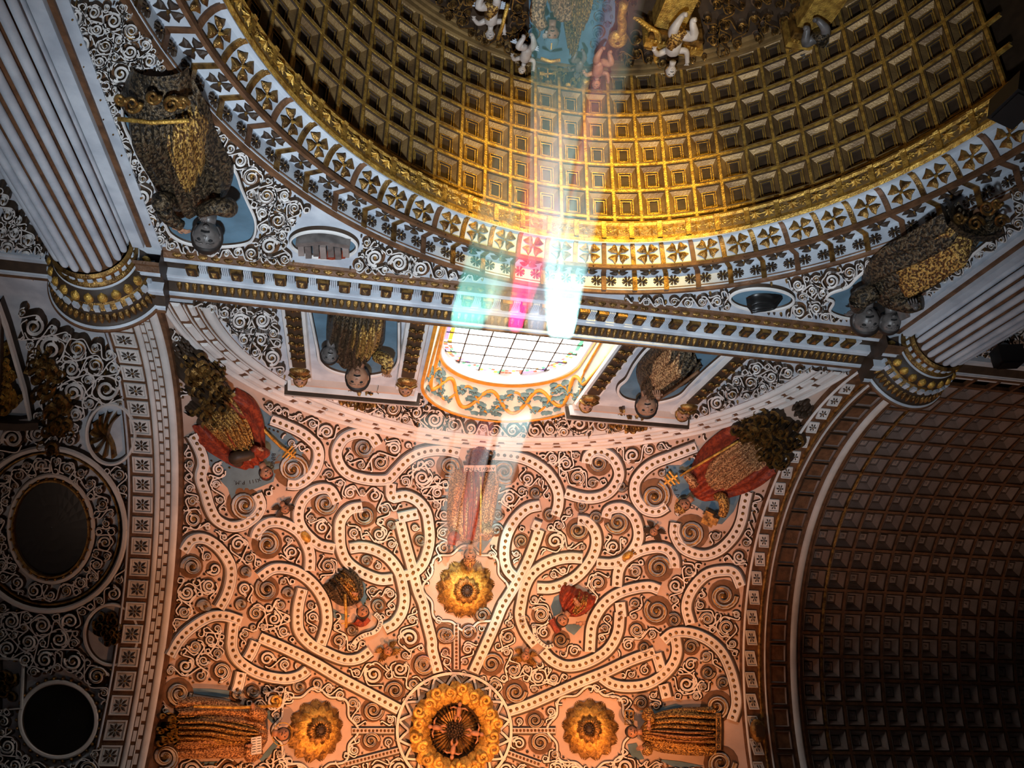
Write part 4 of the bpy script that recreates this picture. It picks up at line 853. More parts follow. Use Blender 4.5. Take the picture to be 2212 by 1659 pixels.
# --- busts
o=figure('saint_bust','dark robed bust with red collar and gold crozier on left of vault','statue',(740,1262),D,'half-length saints')
panel(o,'niche_ground',[(778,1250),(790,1262),(792,1290),(786,1315),(770,1300),(772,1270)],D,.012,'blue'); panel(o,'niche_ground',[(712,1310),(735,1325),(755,1330),(745,1340),(722,1335)],D,.012,'blue')
figbody(o,'robe',[(722,1242,36),(742,1266,40),(758,1288,32),(768,1302,12)],D,.3,['darkrobe'],folds=5,amp=.05,seed=1); figbody(o,'stole',[(728,1240,16),(746,1262,18),(758,1284,10),(764,1292,5)],D,.38,['brocade'],folds=3,amp=.04)
rod(o,'crozier',[(733,1275),(735,1310),(736,1350)],3.2,D,.34,'bgilt'); cross(o,(735,1336),10,(0,3),D,.34,1); hand(o,(752,1272),9,(3,1),D,.44); head(o,(773,1314),14,(7,14),D,.34)
mb=MB(); strip(mb,smoothc(np.array([(764,1338),(780,1346),(793,1334)],float),6),[(-9,0),(-5,.16),(5,.16),(9,0)],D,0); put('red_collar',mb,['red'],o)
mb=MB(); bc=[(808,1324),(820,1338),(815,1356),(802,1366),(785,1371),(770,1380),(758,1395)]; strip(mb,smoothc(np.array(bc,float),6),[(-6,0),(-5,.09),(5,.09),(6,0)],D,[1,0,1]); put('banner',mb,['stucco','dark'],o); letters(o,'S FELIPE APOSTOL',bc[::-1],5.5,D,1,'ink',.1)
o=figure('saint_bust','orange robed bust raising a hand on right of vault','statue',(1248,1280),D,'half-length saints')
panel(o,'niche_ground',[(1197,1290),(1220,1278),(1214,1300),(1210,1325),(1196,1332),(1190,1310)],D,.012,'blue'); panel(o,'niche_ground',[(1218,1350),(1245,1348),(1258,1352),(1240,1372),(1225,1362)],D,.012,'blue')
figbody(o,'robe',[(1254,1272,38),(1246,1290,40),(1234,1312,30),(1224,1326,11)],D,.3,['red'],folds=5,amp=.05,seed=1); figbody(o,'mantle',[(1262,1278,18),(1254,1298,20),(1244,1316,12),(1238,1324,5)],D,.36,['brocade'],folds=4,amp=.05)
hand(o,(1248,1291),12,(2,3),D,.44); hand(o,(1256,1340),12,(3,0),D,.36); head(o,(1216,1334),14,(-9,12),D,.34); mb=MB(); strip(mb,smoothc(np.array([(1190,1336),(1198,1350),(1206,1364)],float),6),[(-9,0),(-5,.16),(5,.16),(9,0)],D,0); put('red_collar',mb,['red'],o)
mb=MB(); bc=[(1153,1350),(1156,1370),(1166,1386),(1182,1396),(1196,1392)]; strip(mb,smoothc(np.array(bc,float),6),[(-5,0),(-4,.09),(4,.09),(5,0)],D,[1,0,1]); put('banner',mb,['stucco','dark'],o); letters(o,'S PHILIPPE',bc,5.5,D,1,'ink',.1)
cherub_head('dark winged cherub head beside the pope BENEDICTO volute',(609,1094),10,(3,6),D,'dark','dark'); cherub_head('dark winged cherub head beside the S. PIO V volute',(1415,1144),10,(-4,6),D,'dark','dark')
cherub_head('gilt winged cherub head with feathered crown, upper left of centre boss',(835,1404),11,(4,9),D); cherub_head('gilt winged cherub head with feathered crown, upper right of centre boss',(1135,1416),11,(-2,9),D)
# --- flower bosses and centre boss
def boss(label,px,r,n,seed):
    o=figure('flower_boss',label,'boss',px,D,'large gilt leaf bosses'); k=mpp(px,D); M0=pframe(px,(0,-3),D,0)
    for lay,(rr,nn,lift,w) in enumerate(((r,n,.05,.30),(r*.78,n,.14,.24),(r*.5,n-2,.22,.18))):
        mb=MB(); G=[]; L=rr*k*.9
        for t in np.linspace(0,1,7):
            ww=w*rr*k*(.35+1.1*math.sin(math.pi*min(1,t*1.05))**.8)*(1-.35*t); z=.10*math.sin(t*2.6)-.10*t*t; rip=[.0,.03,-.01,.045,-.01,.03,0]
            G.append([(ww*(j-3)/3,.12*L+t*L*.88,z+rip[j]) for j in range(7)])
        mb.grid(np.array(G)); me=mb.mesh('petal',['gilt' if lay!=1 else 'bgilt'],True)
        for i in range(nn): obj('petal',me,o,M0@Matrix.Rotation(2*math.pi*(i+.5*lay)/nn,4,'Z')@Matrix.Translation((0,0,lift)))
    mb=MB(); ell(mb,(0,0,.26),(.17*r*k,.17*r*k,.12),0,12,8)
    for i in range(12): a=i*.5236; ell(mb,(.13*r*k*math.cos(a),.13*r*k*math.sin(a),.34),(.04*r*k,.04*r*k,.05),0,6,4)
    put('flower_eye',mb,['dark'],o,smooth=True,M=M0); return o
boss('gilt leaf boss between the window saint and the centre boss',(1005,1270),72,13,1); boss('gilt leaf boss on the left of the centre boss',(680,1578),72,13,2); boss('gilt leaf boss on the right of the centre boss',(1275,1575),72,13,3)
o=figure('centre_boss','huge gilt boss of curling leaves and cherubs at the vault crown','boss',(980,1578),D)
k=mpp((980,1578),D); M0=pframe((980,1578),(0,-3),D,0)
mb=MB(); a=np.linspace(0,2*math.pi,73); c=np.stack([980+124*np.cos(a),1578+124*np.sin(a)],1); strip(mb,c,[(-5,0),(-3,.08),(3,.08),(5,0)],D,[1,0,1]); put('white_ring',mb,['stucco','dark'],o)
mb=MB()
for i in range(18):
    a0=2*math.pi*i/18; q=[(980+rr*math.cos(a0+da),1578+rr*math.sin(a0+da)) for rr,da in ((121,-.17),(100,0),(121,.17))]; strip(mb,smoothc(np.array([q[0],((q[0][0]+q[1][0])/2,(q[0][1]+q[1][1])/2),q[1],((q[2][0]+q[1][0])/2,(q[2][1]+q[1][1])/2),q[2]]),3),[(-4.5,0),(-2.5,.09),(2.5,.09),(4.5,0)],D,[1,0,1])
put('pointed_cusps',mb,['stucco','dark'],o)
mb=MB(); G=[[(rr*k*math.cos(t),rr*k*math.sin(t),z) for t in np.linspace(0,2*math.pi,48,endpoint=False)] for rr,z in ((100,.02),(92,.18),(62,.22),(50,.06),(30,.1),(4,.1))]; mb.grid(np.array(G),[0],closed_v=True); put('ground_ring',mb,['dark'],o,M=M0)
mb=MB(); G=[]
for t in np.linspace(0,1,7): G.append([(14*k*(.5+math.sin(math.pi*t)*.8)*(j-2)/2,(56+t*46)*k,.22+.14*math.sin(t*3)+[0,.05,-.01,.05,0][j]) for j in range(5)])
mb.grid(np.array(G)); mel=mb.mesh('acanthus_leaf',['bgilt'],True)
for i in range(20): obj('acanthus_leaf',mel,o,M0@Matrix.Rotation(2*math.pi*i/20,4,'Z'))
for i in range(20):
    mb=MB(); ca=2*math.pi*(i+.5)/20; cc=spiral(980+(84+9*(i%2))*math.cos(ca),1578+(84+9*(i%2))*math.sin(ca),13,1.4,ca+3,1 if i%2 else -1,.2); P,N=D(cc); tube(mb,P+N*.36,np.linspace(.05,.02,len(cc)),0,7); put('leaf_curl',mb,['bgilt'],o,smooth=True)
for i in range(36):
    mb=MB(); ca=2*math.pi*i/36; tube(mb,[(20*k*math.cos(ca),20*k*math.sin(ca),.16),(40*k*math.cos(ca),40*k*math.sin(ca),.2),(55*k*math.cos(ca),55*k*math.sin(ca),.1)],[.012,.03,.012],0,5); put('ray',mb,['gilt'],o,M=M0)
for i in range(4):
    ca=math.pi/2*i+.15; cp=(980+44*math.cos(ca),1578+44*math.sin(ca)); mb=MB(); M=pframe(cp,(math.cos(ca),math.sin(ca)),D,.3); s=13*k
    tube(mb,[(0,-.9*s,0),(0,-.3*s,.1*s),(0,.4*s,.1*s),(0,.7*s,0)],[.3*s,.42*s,.45*s,.2*s],0,10); ell(mb,(0,1.05*s,.1*s),(.36*s,.42*s,.38*s),0,10,8)
    for sd in (-1,1): tube(mb,[(sd*.4*s,.4*s,0),(sd*1.0*s,.5*s,.1*s),(sd*1.6*s,.2*s,0)],[.18*s,.16*s,.1*s],0,7); tube(mb,[(sd*.2*s,-.7*s,0),(sd*.5*s,-1.2*s,.3*s),(sd*.3*s,-1.8*s,0)],[.25*s,.22*s,.12*s],0,7)
    put('cherub_body',mb,['skin'],o,smooth=True,M=M)
mb=MB()
for i in range(40): a=i*2.4; q=3.2*math.sqrt(i); ell(mb,(q*k*math.cos(a),q*k*math.sin(a),.28-.002*i),(2.8*k,2.8*k,.03),0,6,4)
put('hub',mb,['dark'],o,smooth=True,M=M0)
# cusped frames round the three leaf bosses
for px in ((1005,1270),(680,1578),(1275,1575)):
    c=[(px[0]+(86+7*math.cos(8*t))*math.cos(t),px[1]+(86+7*math.cos(8*t))*math.sin(t)) for t in np.linspace(0,2*math.pi,64,endpoint=False)]; outline(ceiling,c,D,2.5,.05,'cusped_frame',n=2)
for px,an in (((657,1157),.9),((1357,1198),-.6)):
    mb=MB(); ell(mb,(0,0,.05),(.075,.13,.10),0,12,8); put('gilt_oval',mb,['bgilt'],ceiling,smooth=True,M=pframe(px,(math.cos(an),math.sin(an)),D,.03))
# ================================================================ WALL ORNAMENT
Wl=S_WALL
def raised(ax,v,nrm,d):
    f=plane(ax,v+d,nrm)
    def g(q): P,N=f(q); return P-N*d,N
    return g
Wf=raised(1,-B,(0,1,0),.2)   # base points for figures standing out from the wall
def dilate(poly,k):
    p=np.array(poly,float); c=p.mean(0); return [tuple(c+(q-c)*k) for q in p]
# --- left spandrel
NL=[(232,208),(262,208),(268,260),(285,300),(303,340),(325,375),(340,412),(345,440),(362,490),(378,508),(410,522),(470,528),(530,522),(550,505),(552,470),(535,430),(522,400),(512,370),(492,335),(470,300),(455,285),(440,260),(420,235),(300,215)]
sl=figure('saint_relief','dark bishop relief with gilt apron in left spandrel, blue cartouche behind','statue',(340,232),Wl,'saints in relief on the arch wall')
panel(sl,'niche_ground',NL,Wl,.015,'blue'); outline(sl,NL,Wl,3,.05,'cartouche_frame')
figbody(sl,'robe',[(338,232,76),(358,288,90),(380,338,86),(404,384,84),(424,424,84),(438,452,62),(447,474,18)],Wf,.30,['darkrobe'],folds=6,amp=.05,seed=1)
figbody(sl,'gilt_apron',[(385,245,40),(400,290,48),(410,335,42),(415,375,26),(416,392,8)],Wf,.40,['brocade'],folds=6,amp=.05,seed=3)
arm(sl,[(480,450),(497,420),(470,408),(440,420)],[14,16,13,9],Wf,[.2,.36,.42,.42],'darkrobe'); arm(sl,[(385,440),(356,405),(372,430),(400,450)],[13,15,12,9],Wf,[.2,.36,.42,.42],'darkrobe')
hand(sl,(400,455),15,(3,1),Wf,.44,'skin'); hand(sl,(450,425),14,(-1,3),Wf,.46,'grisaille')
head(sl,(449,500),25,(3,26),Wf,.26,'grisaille','hair',tilt=.75)
mb=MB()
G=[]
for s in np.linspace(-1,1,17):
    row=[]
    for t in np.linspace(0,1,7):
        x=330+s*82*(1-.25*t)+t*8; y=236-t*62; P,N=Wf([(x,y)]); row.append(P[0]+N[0]*(.30*math.sqrt(max(0,1-s*s*.98))*(1-.55*t)+.02))
    G.append(row)
mb.grid(np.array(G)); put('console',mb,['darkrobe'],sl,smooth=True)
for x,y,r,d in ((290,205,20,1),(375,208,20,-1),(335,190,16,1),(265,195,13,1),(398,205,14,-1)):
    mb=MB(); cc=spiral(x,y,r,1.5,0,d,.2); P,N=Wf(cc); tube(mb,P+N*.3,np.linspace(.022,.012,len(cc)),0,8); put('console_scroll',mb,['gilt'],sl,smooth=True)
rod(sl,'gilt_rim',[(262,232),(335,240),(415,236)],4,Wf,.33,'bgilt')
# --- right spandrel
NR=[(1792,668),(1800,648),(1785,640),(1795,628),(1830,615),(1850,595),(1885,565),(1930,535),(1985,500),(2040,480),(2130,480),(2170,490),(2130,520),(2080,560),(2030,590),(2010,615),(1985,640),(1970,660),(1930,675),(1895,682),(1850,685),(1815,680)]
sr=figure('saint_relief','dark saint relief in gold-flecked robe in right spandrel carrying a child','statue',(2100,505),Wl,'saints in relief on the arch wall')
panel(sr,'niche_ground',NR,Wl,.015,'blue'); outline(sr,NR,Wl,3,.05,'cartouche_frame')
figbody(sr,'robe',[(2105,503,44),(2050,540,52),(1990,580,56),(1935,612,56),(1898,638,42),(1878,655,18)],Wf,.30,['darkrobe'],folds=6,amp=.05,seed=1)
figbody(sr,'gilt_mantle',[(2100,505,28),(2050,538,34),(1995,575,36),(1950,602,30),(1935,612,8)],Wf,.40,['brocade'],folds=6,amp=.05,seed=3)
arm(sr,[(1925,640),(1960,630),(1985,622)],[14,15,10],Wf,[.25,.36,.4],'darkrobe'); hand(sr,(1965,618),16,(-1,-2),Wf,.46,'grisaille'); arm(sr,[(1890,620),(1855,630),(1850,650)],[14,15,10],Wf,[.25,.3,.3],'darkrobe'); hand(sr,(1838,662),13,(-3,2),Wf,.28,'grisaille')
head(sr,(1868,676),21,(-8,18),Wf,.3,'grisaille','hair',tilt=.75); 
figbody(sr,'child_body',[(1960,640,16),(1945,650,18),(1930,662,8)],Wf,.42,['grisaille'],folds=2,amp=.03); head(sr,(1917,672),16,(-10,14),Wf,.36,'grisaille','hair',tilt=.75)
for x,y,r,d in ((2070,462,14,1),(2105,475,18,-1),(2130,440,18,1),(2160,470,16,-1),(2150,430,12,1)):
    mb=MB(); cc=spiral(x,y,r,1.5,0,d,.2); P,N=Wf(cc); tube(mb,P+N*.25,np.linspace(.02,.012,len(cc)),0,8); put('console_scroll',mb,['gilt'],sr,smooth=True)
mb=MB(); strip(mb,smoothc(np.array([(2045,465),(2080,490),(2130,500),(2165,485)],float),6),[(-9,0),(-6,.3),(6,.3),(9,0)],Wf,0); put('console',mb,['darkrobe'],sr)
# --- oval medallions in the spandrels
def ovpts(cx,cy,rx,ry,an=0,n=28): return [(cx+rx*math.cos(t)*math.cos(an)-ry*math.sin(t)*math.sin(an),cy+rx*math.cos(t)*math.sin(an)+ry*math.sin(t)*math.cos(an)) for t in np.linspace(0,2*math.pi,n,endpoint=False)]
ml=figure('oval_medallion','small oval medallion with grey ruined arcade beside the left bishop','medallion',(700,522),Wl,'spandrel medallions')
panel(ml,'medallion_ground',ovpts(700,522,68,26,.08),Wl,.02,'blue'); outline(ml,ovpts(700,522,72,29,.08),Wl,3,.06,'oval_frame')
for i in range(7):
    q=[(645+i*16,512+i*.6),(658+i*16,512+i*.6),(660+i*16,538+i*.6),(647+i*16,538+i*.6)]; mb=patch(q,Wl,.10+.03*(i%2)); put('ruin_pier',mb,['grisaille' if i%3 else 'vault_slope'],ml)
mb=MB(); strip(mb,np.array([(642,508),(700,503),(758,512)],float),[(-6,0),(-4,.14),(4,.14),(6,0)],Wl,0); put('ruin_cornice',mb,['grisaille'],ml); mb=MB(); strip(mb,np.array([(690,540),(720,543),(748,540)],float),[(-4,0),(0,.12),(4,0)],Wl,0); put('red_figure',mb,['red'],ml)
mr=figure('oval_medallion','small oval blue medallion with dark reclining figure in right spandrel','medallion',(1645,641),Wl,'spandrel medallions')
panel(mr,'medallion_ground',ovpts(1645,641,64,20,.03),Wl,.02,'blue'); outline(mr,ovpts(1645,641,69,24,.03),Wl,3,.06,'oval_frame'); figbody(mr,'dark_figure',[(1612,648,8),(1632,645,14),(1660,643,13),(1690,638,5)],Wl,.14,['black'],folds=4,amp=.04)
SLP=[(112,0),(272,0),(366,140),(468,265),(569,364),(704,468),(828,524),(985,584),(1090,606),(900,596),(600,566),(335,533),(314,525)]
SRP=[(1300,640),(1480,636),(1690,602),(1880,556),(2000,505),(2212,392),(2212,488),(1930,693),(1800,692),(1600,672),(1400,655)]
fill(wall,Wl,pack(SLP,[(700,522,74),(650,520,30),(752,526,30),(330,205,52),(275,215,22),(395,218,24)],holes=[dilate(NL,1.04)],nmax=420,rmin=3.6,rmax=27,seed=2),h=.045,limit=150,seed=4)
fill(wall,Wl,pack(SRP,[(1645,641,30),(1605,640,30),(1685,641,30),(2110,465,45),(2150,450,40)],holes=[dilate(NR,1.04)],nmax=320,rmin=3.6,rmax=22,seed=3),h=.045,limit=120,seed=6)
# --- lunette: niches with saints
def nz(px): return Wl([px])[0][0]
def wbox(parent,name,x0,x1,z0,z1,d,m,e=.02):
    mb=MB(); V=[(x0,-B,z0),(x1,-B,z0),(x1,-B,z1),(x0,-B,z1),(x0+e,-B+d,z0+e),(x1-e,-B+d,z0+e),(x1-e,-B+d,z1-e),(x0+e,-B+d,z1-e)]; mb.add(V,[(0,1,5,4),(1,2,6,5),(2,3,7,6),(3,0,4,7),(4,5,6,7)]); return put(name,mb,[m],parent)
lunL=figure('niche_saint','dark brocade saint in left lunette niche, head against small cornice','statue',(768,690),Wl,'saints in lunette niches')
PLY=[(668,660),(676,700),(686,750),(692,778),(716,797),(755,807),(800,809),(842,799),(860,778),(862,740),(862,690)]
panel(lunL,'niche_ground',PLY,Wl,.01,'blue'); outline(lunL,PLY,Wl,3,.05,'niche_frame',closed=False)
figbody(lunL,'robe',[(770,672,66),(768,705,64),(766,740,64),(766,766,60),(769,782,36),(771,792,12)],Wf,.32,['darkrobe'],folds=7,amp=.05,seed=2); figbody(lunL,'mantle',[(795,690,34),(790,720,36),(785,745,34),(782,760,12)],Wf,.40,['brocade'],folds=5,amp=.05)
arm(lunL,[(815,765),(838,762),(836,778)],[9,9,7],Wf,[.22,.34,.36],'brocade'); hand(lunL,(838,786),13,(1,3),Wf,.36,'skin'); head(lunL,(774,802),17,(1,16),Wf,.3,'skin','hair',tilt=.75); head(lunL,(714,752),13,(-3,12),Wf,.3,'grisaille','hair',tilt=.75)
lunR=figure('niche_saint','brown robed saint with staff in right lunette niche','statue',(1480,775),Wl,'saints in lunette niches')
PRY=[(1420,735),(1396,752),(1370,785),(1354,815),(1338,830),(1336,846),(1352,860),(1390,867),(1430,865),(1468,852),(1490,830),(1520,800),(1560,765),(1575,755)]
panel(lunR,'niche_ground',PRY,Wl,.01,'blue'); outline(lunR,PRY,Wl,3,.05,'niche_frame',closed=False)
figbody(lunR,'robe',[(1490,768,56),(1462,788,52),(1432,812,46),(1408,832,40),(1398,846,24),(1394,855,9)],Wf,.32,['darkrobe'],folds=6,amp=.05,seed=2); figbody(lunR,'habit',[(1470,765,30),(1445,785,28),(1420,808,24),(1408,825,10)],Wf,.40,['creamrobe'],folds=5,amp=.05)
rod(lunR,'staff',[(1506,772),(1460,808),(1420,834)],2.2,Wf,.42,'brown'); hand(lunR,(1418,822),13,(-1,-3),Wf,.44,'skin'); head(lunR,(1396,866),15,(-3,14),Wf,.28,'skin','hair',tilt=.75)
zt=nz((770,832))[2]
for x0,x1,own in ((nz((625,745))[0],nz((905,775))[0],lunL),(nz((1275,830))[0],nz((1515,860))[0],lunR)):
    xa,xb=(x0,x1)
    c=wbox(own,'canopy_moulding',xa-.05,xb+.05,zt-.07,zt+.03,.10,'ground'); wbox(own,'canopy_moulding',xa-.10,xb+.10,zt+.03,zt+.09,.17,'stucco'); wbox(own,'canopy_moulding',xa-.15,xb+.15,zt+.09,zt+.14,.22,'dark'); wbox(own,'canopy_moulding',xa-.15,xb+.15,zt+.14,zt+.20,.22,'ground')
    for xc in (xa+.12,xb-.12):
        wbox(own,'pilaster',xc-.17,xc+.17,10.5,zt-.07,.05,'stucco'); p_=wbox(own,'pilaster_panel',xc-.11,xc+.11,10.6,zt-.62,.075,'dark',.01)
        for i in range(7):
            z=10.75+i*(zt-11.45)/7; mb=MB(); 
            for s in (-1,1):
                cc=spiral(0,0,.055,1.1,0,s,.25,10); G=[(xc+s*.055+q[0]*s*.8,-B+.09,z+q[1]) for q in cc]; tube(mb,G,.016,0,6)
            ell(mb,(xc,-B+.09,z+.05),(.022,.02,.05),0,8,5); put('pilaster_scroll',mb,['gilt'],own,smooth=True)
        mb=MB(); ell(mb,(xc,-B+.07,zt-.50),(.16,.07,.09),0,12,6); 
        for s in (-1,1): tube(mb,[(xc+s*.16,-B+.1,zt-.42),(xc+s*.06,-B+.14,zt-.36),(xc,-B+.12,zt-.42)],.03,0,6)
        put('vase',mb,['gilt'],own,smooth=True)
        px=tuple(pix([(xc,-B,zt-.24)])[0]); head(own,px,9.5,tuple(pix([(xc,-B,zt-.1)])[0]-pix([(xc,-B,zt-.24)])[0]),Wl,.09,'skin','gilt',tilt=.6)
    px=tuple(pix([((xa+xb)/2+(0.1),-B,zt+.34)])[0]); leaf_cluster(own,'crest',[(px[0]-30,px[1]-4,12),(px[0],px[1],22),(px[0]+30,px[1]+2,12)],Wl,34,9,'gilt',.12,3)
arcp=[tuple(p) for p in pix(lunp(.882,np.linspace(6,174,50)))]
cl=[(1835,800),(1600,772),(1330,742),(900,700),(620,668),(396,644)]
arcp=[tuple(p) for p in pix(lunp(.858,np.linspace(6,174,50)))]
LUNP=arcp+cl
WH=[tuple(p) for p in pix(at(archpts(WHW+.1,WSP,WTOP+.1,WZ0,14),-B))]
def boxpoly(x0,x1,z0,z1): return [tuple(p) for p in pix([(x0,-B,z0),(x1,-B,z0),(x1,-B,z1),(x0,-B,z1)])]
hol=[WH]+[boxpoly(nz((625,745))[0]-.1,nz((905,775))[0]+.1,10.2,zt+.22),boxpoly(nz((1275,830))[0]-.1,nz((1515,860))[0]+.1,10.2,zt+.22)]
fill(wall,Wl,pack(LUNP,[],holes=hol,nmax=420,rmin=3.4,rmax=24,seed=8),h=.06,limit=150,seed=9,mats=('dark','stucco','gilt'))
# --- window splay: painted vine, leaves and grapes
def splayp(s,t):
    """s 0..1 along arch, t 0..1 front to back"""
    n=len(f0)-1; q=s*n; i=min(int(q),n-1); u=q-i; a=f0[i]+(f0[i+1]-f0[i])*u; b=f1[i]+(f1[i+1]-f1[i])*u; p=a+(b-a)*t; return np.array([p[0],-B-.44*t,p[1]])
ctr=np.array([0,-B-.1,12.4]); 
def inn(p): v=ctr-p; v[1]=.25; return v/np.linalg.norm(v)
for ph in (0,math.pi):
    mb=MB(); pts=[]; sv=np.linspace(.01,.99,110)
    for s in sv: p=splayp(s,.5+.30*math.sin(s*30+ph)); pts.append(p+inn(p)*.012)
    tube(mb,np.array(pts),.036 if ph==0 else .022,0,6); put('vine',mb,['vine'],win,smooth=True)
mb=MB(); G=[]
for i in range(9): a=2*math.pi*i/9; G.append((math.cos(a)*(1 if i%3 else .62),math.sin(a)*(1 if i%3 else .62),0))
G.append((0,0,.25)); mb.add([(x*.085,y*.085,z*.03+.004) for x,y,z in G],[(i,(i+1)%9,9) for i in range(9)]); mlf=mb.mesh('vine_leaf',['leafp'])
for i in range(84):
    s=.01+.98*rng.random(); t=.12+.78*rng.random(); p=splayp(s,t); obj('vine_leaf',mlf,win,frame(p+inn(p)*.006,splayp(min(1,s+.01),t)-p,inn(p)))
mb=MB()
for i in range(14):
    a=i*2.4; r=.02*math.sqrt(i); ell(mb,(r*math.cos(a),r*1.4*math.sin(a),.01),(.024,.024,.018),0,6,4)
mgr=mb.mesh('grape_cluster',['leafp'],True)
for s in np.linspace(.06,.94,17): p=splayp(s,.5-.25*math.sin(s*30)); obj('grape_cluster',mgr,win,frame(p+inn(p)*.006,(0,0,-1),inn(p)))
# ================================================================ LEFT SIDE BAY
Bl=S_BAR
def oval_picture(label,cx,cy,rx,ry,rings,group,an=0):
    o=figure('oval_picture',label,'picture',(cx,cy),Bl,group); panel(o,'canvas',ovpts(cx,cy,rx,ry,an),Bl,.02,'black')
    for k,w,h,mats in rings: outline(o,ovpts(cx,cy,rx*k,ry*k,an,36),Bl,w,h,'frame_ring',mats=mats,n=2)
    return o
o=oval_picture('large dark oval painting in ornate round frame on the left vault',113,1140,78,100,[(1.05,3,.09,('dark','gilt','gilt')),(1.16,5,.07,('dark','stucco','gilt'))],'paintings on the left vault')
for i in range(30):
    t=2*math.pi*i/30; mb=MB(); dome_bead(mb,(113+87*math.cos(t),1140+110*math.sin(t)),5,.09,Bl,0,6); put('frame_bead',mb,['gilt'],o,smooth=True)
outline(o,ovpts(108,1140,166,178),Bl,6,.12,'outer_ring',n=2); outline(o,ovpts(108,1140,152,165),Bl,3,.06,'outer_ring',n=2,mats=('dark','gilt','gilt'))
mb=MB(); strip(mb,np.array([(98,996),(98,1014)],float),[(-3,0),(-1.5,.1),(1.5,.1),(3,0)],Bl,0); strip(mb,np.array([(113,996),(113,1014)],float),[(-3,0),(-1.5,.1),(1.5,.1),(3,0)],Bl,0); strip(mb,np.array([(98,1005),(113,1005)],float),[(-3,0),(-1.5,.1),(1.5,.1),(3,0)],Bl,0); put('strap_cross_bars',mb,['stucco'],o)
fill(o,Bl,pack(ovpts(108,1140,148,160),[],holes=[ovpts(113,1140,98,122)],nmax=60,rmin=5,rmax=20,seed=4),h=.09,limit=26,name='frame_scroll',seed=5)
o=oval_picture('round dark painting in beaded frame at the bottom of the left vault',128,1555,76,76,[(1.08,5,.08,('dark','stucco','gilt'))],'paintings on the left vault')
for i in range(30):
    t=2*math.pi*i/30; mb=MB(); dome_bead(mb,(128+90*math.cos(t),1555+90*math.sin(t)),5,.08,Bl,0,6); put('frame_bead',mb,['gilt'],o,smooth=True)
o=figure('round_medallion','round medallion of gilt foliage below the large oval painting','medallion',(245,1370),Bl,'relief medallions on the left vault'); outline(o,ovpts(243,1370,58,66),Bl,4,.08,'medallion_ring',n=2); leaf_cluster(o,'foliage',[(235,1350,26),(245,1390,30)],Bl,26,12,'gilt',.1,7)
o=figure('round_medallion','round medallion with a gilt shell above the large oval painting','medallion',(245,935),Bl,'relief medallions on the left vault'); outline(o,ovpts(243,932,52,66),Bl,4,.1,'medallion_ring',n=2)
for i in range(9):
    a=1.2+i*.47; c=smoothc(np.array([(235,935),(235+24*math.cos(a),935+24*math.sin(a)),(240+42*math.cos(a+.2),935+50*math.sin(a+.2))]),5); mb=MB(); strip(mb,c,[(-5,0),(-3,.07),(0,.11),(3,.07),(5,0)],Bl,0,np.linspace(.5,1.3,len(c))); put('shell_rib',mb,['gilt'],o)
o=figure('framed_relief','rectangular framed relief at the edge of the left vault','relief',(20,1480),Bl); outline(o,[(0,1420),(55,1425),(50,1530),(0,1535)],Bl,4,.1,'square_frame',n=1); leaf_cluster(o,'foliage',[(15,1450,18),(20,1500,18)],Bl,14,12,'gilt',.1,8)
o=figure('framed_niche','tilted gilt-edged niche panel high on the left vault','relief',(25,850),Bl); outline(o,[(0,640),(18,690),(38,760),(58,830),(72,900),(0,905)],Bl,6,.14,'niche_frame',n=1,mats=('dark','stucco','gilt')); leaf_cluster(o,'gilt_foliage',[(8,760,18),(18,820,22),(25,870,24)],Bl,50,14,'bgilt',.14,9)
mb=MB(); strip(mb,np.array([(0,905),(50,908),(95,905)],float),[(-10,0),(-8,.2),(8,.2),(10,0)],Bl,0); put('niche_sill',mb,['dark'],o)
LVP=[(0,660),(60,650),(120,690),(170,718),(215,728),(255,745),(270,820),(278,930),(280,1060),(276,1200),(262,1330),(248,1450),(222,1600),(214,1690),(0,1690)]
fill(lv_,Bl,pack(LVP,[(245,1370,68),(240,935,66),(30,850,60),(20,760,45),(10,690,40),(128,1555,100),(20,1480,50)],holes=[ovpts(108,1140,174,186)],nmax=200,rmin=5,rmax=34,seed=12),h=.12,limit=120,seed=13,gold=.7)
leaf_cluster(lv_,'acanthus_spray',[(95,760,30),(120,840,36),(140,900,36),(110,955,30)],Bl,60,17,'gilt',.16,11)
# bit of wall left of the left column
fill(wall,Wl,pack([(0,372),(60,470),(118,560),(128,598),(80,596),(0,575)],[],nmax=40,rmin=5,rmax=24,seed=2),h=.10,limit=20,name='side_scroll',seed=3)
fill(wall,Wl,pack([(2212,640),(2130,700),(2080,745),(2110,768),(2212,772)],[],nmax=30,rmin=5,rmax=16,seed=2),h=.06,limit=20,name='side_scroll',seed=8)
# fixtures at the right edge
o=figure('floodlight','black box lamp on a bracket beside the right column','lamp',(2165,730),Wl); M=pframe((2165,728),(1,-1),Wl,.3); mb=MB(); mb.box((0,0,0),(.16,.13,.12)); mb.box((0,0,.13),(.13,.10,.02)); put('housing',mb,['black'],o,M=M); rod(o,'bracket',[(2165,728),(2145,760)],6,Wl,.15,'grey')
o=figure('loudspeaker','black loudspeaker cut by the right edge of the picture','speaker',(2212,240),plane(1,-4.2,(0,1,0))); M=frame(np.array(plane(1,-4.0,(0,1,0))([(2212,225)])[0][0]),(0,0,1),(-.4,1,0)); mb=MB(); mb.box((.06,0,0),(.10,.14,.10)); mb.box((.06,0,.105),(.08,.12,.01)); put('cabinet',mb,['black'],o,M=M)
mb=MB(); mb.box((-.12,.0,-.05),(.1,.02,.02)); put('bracket',mb,['black'],o,M=M)
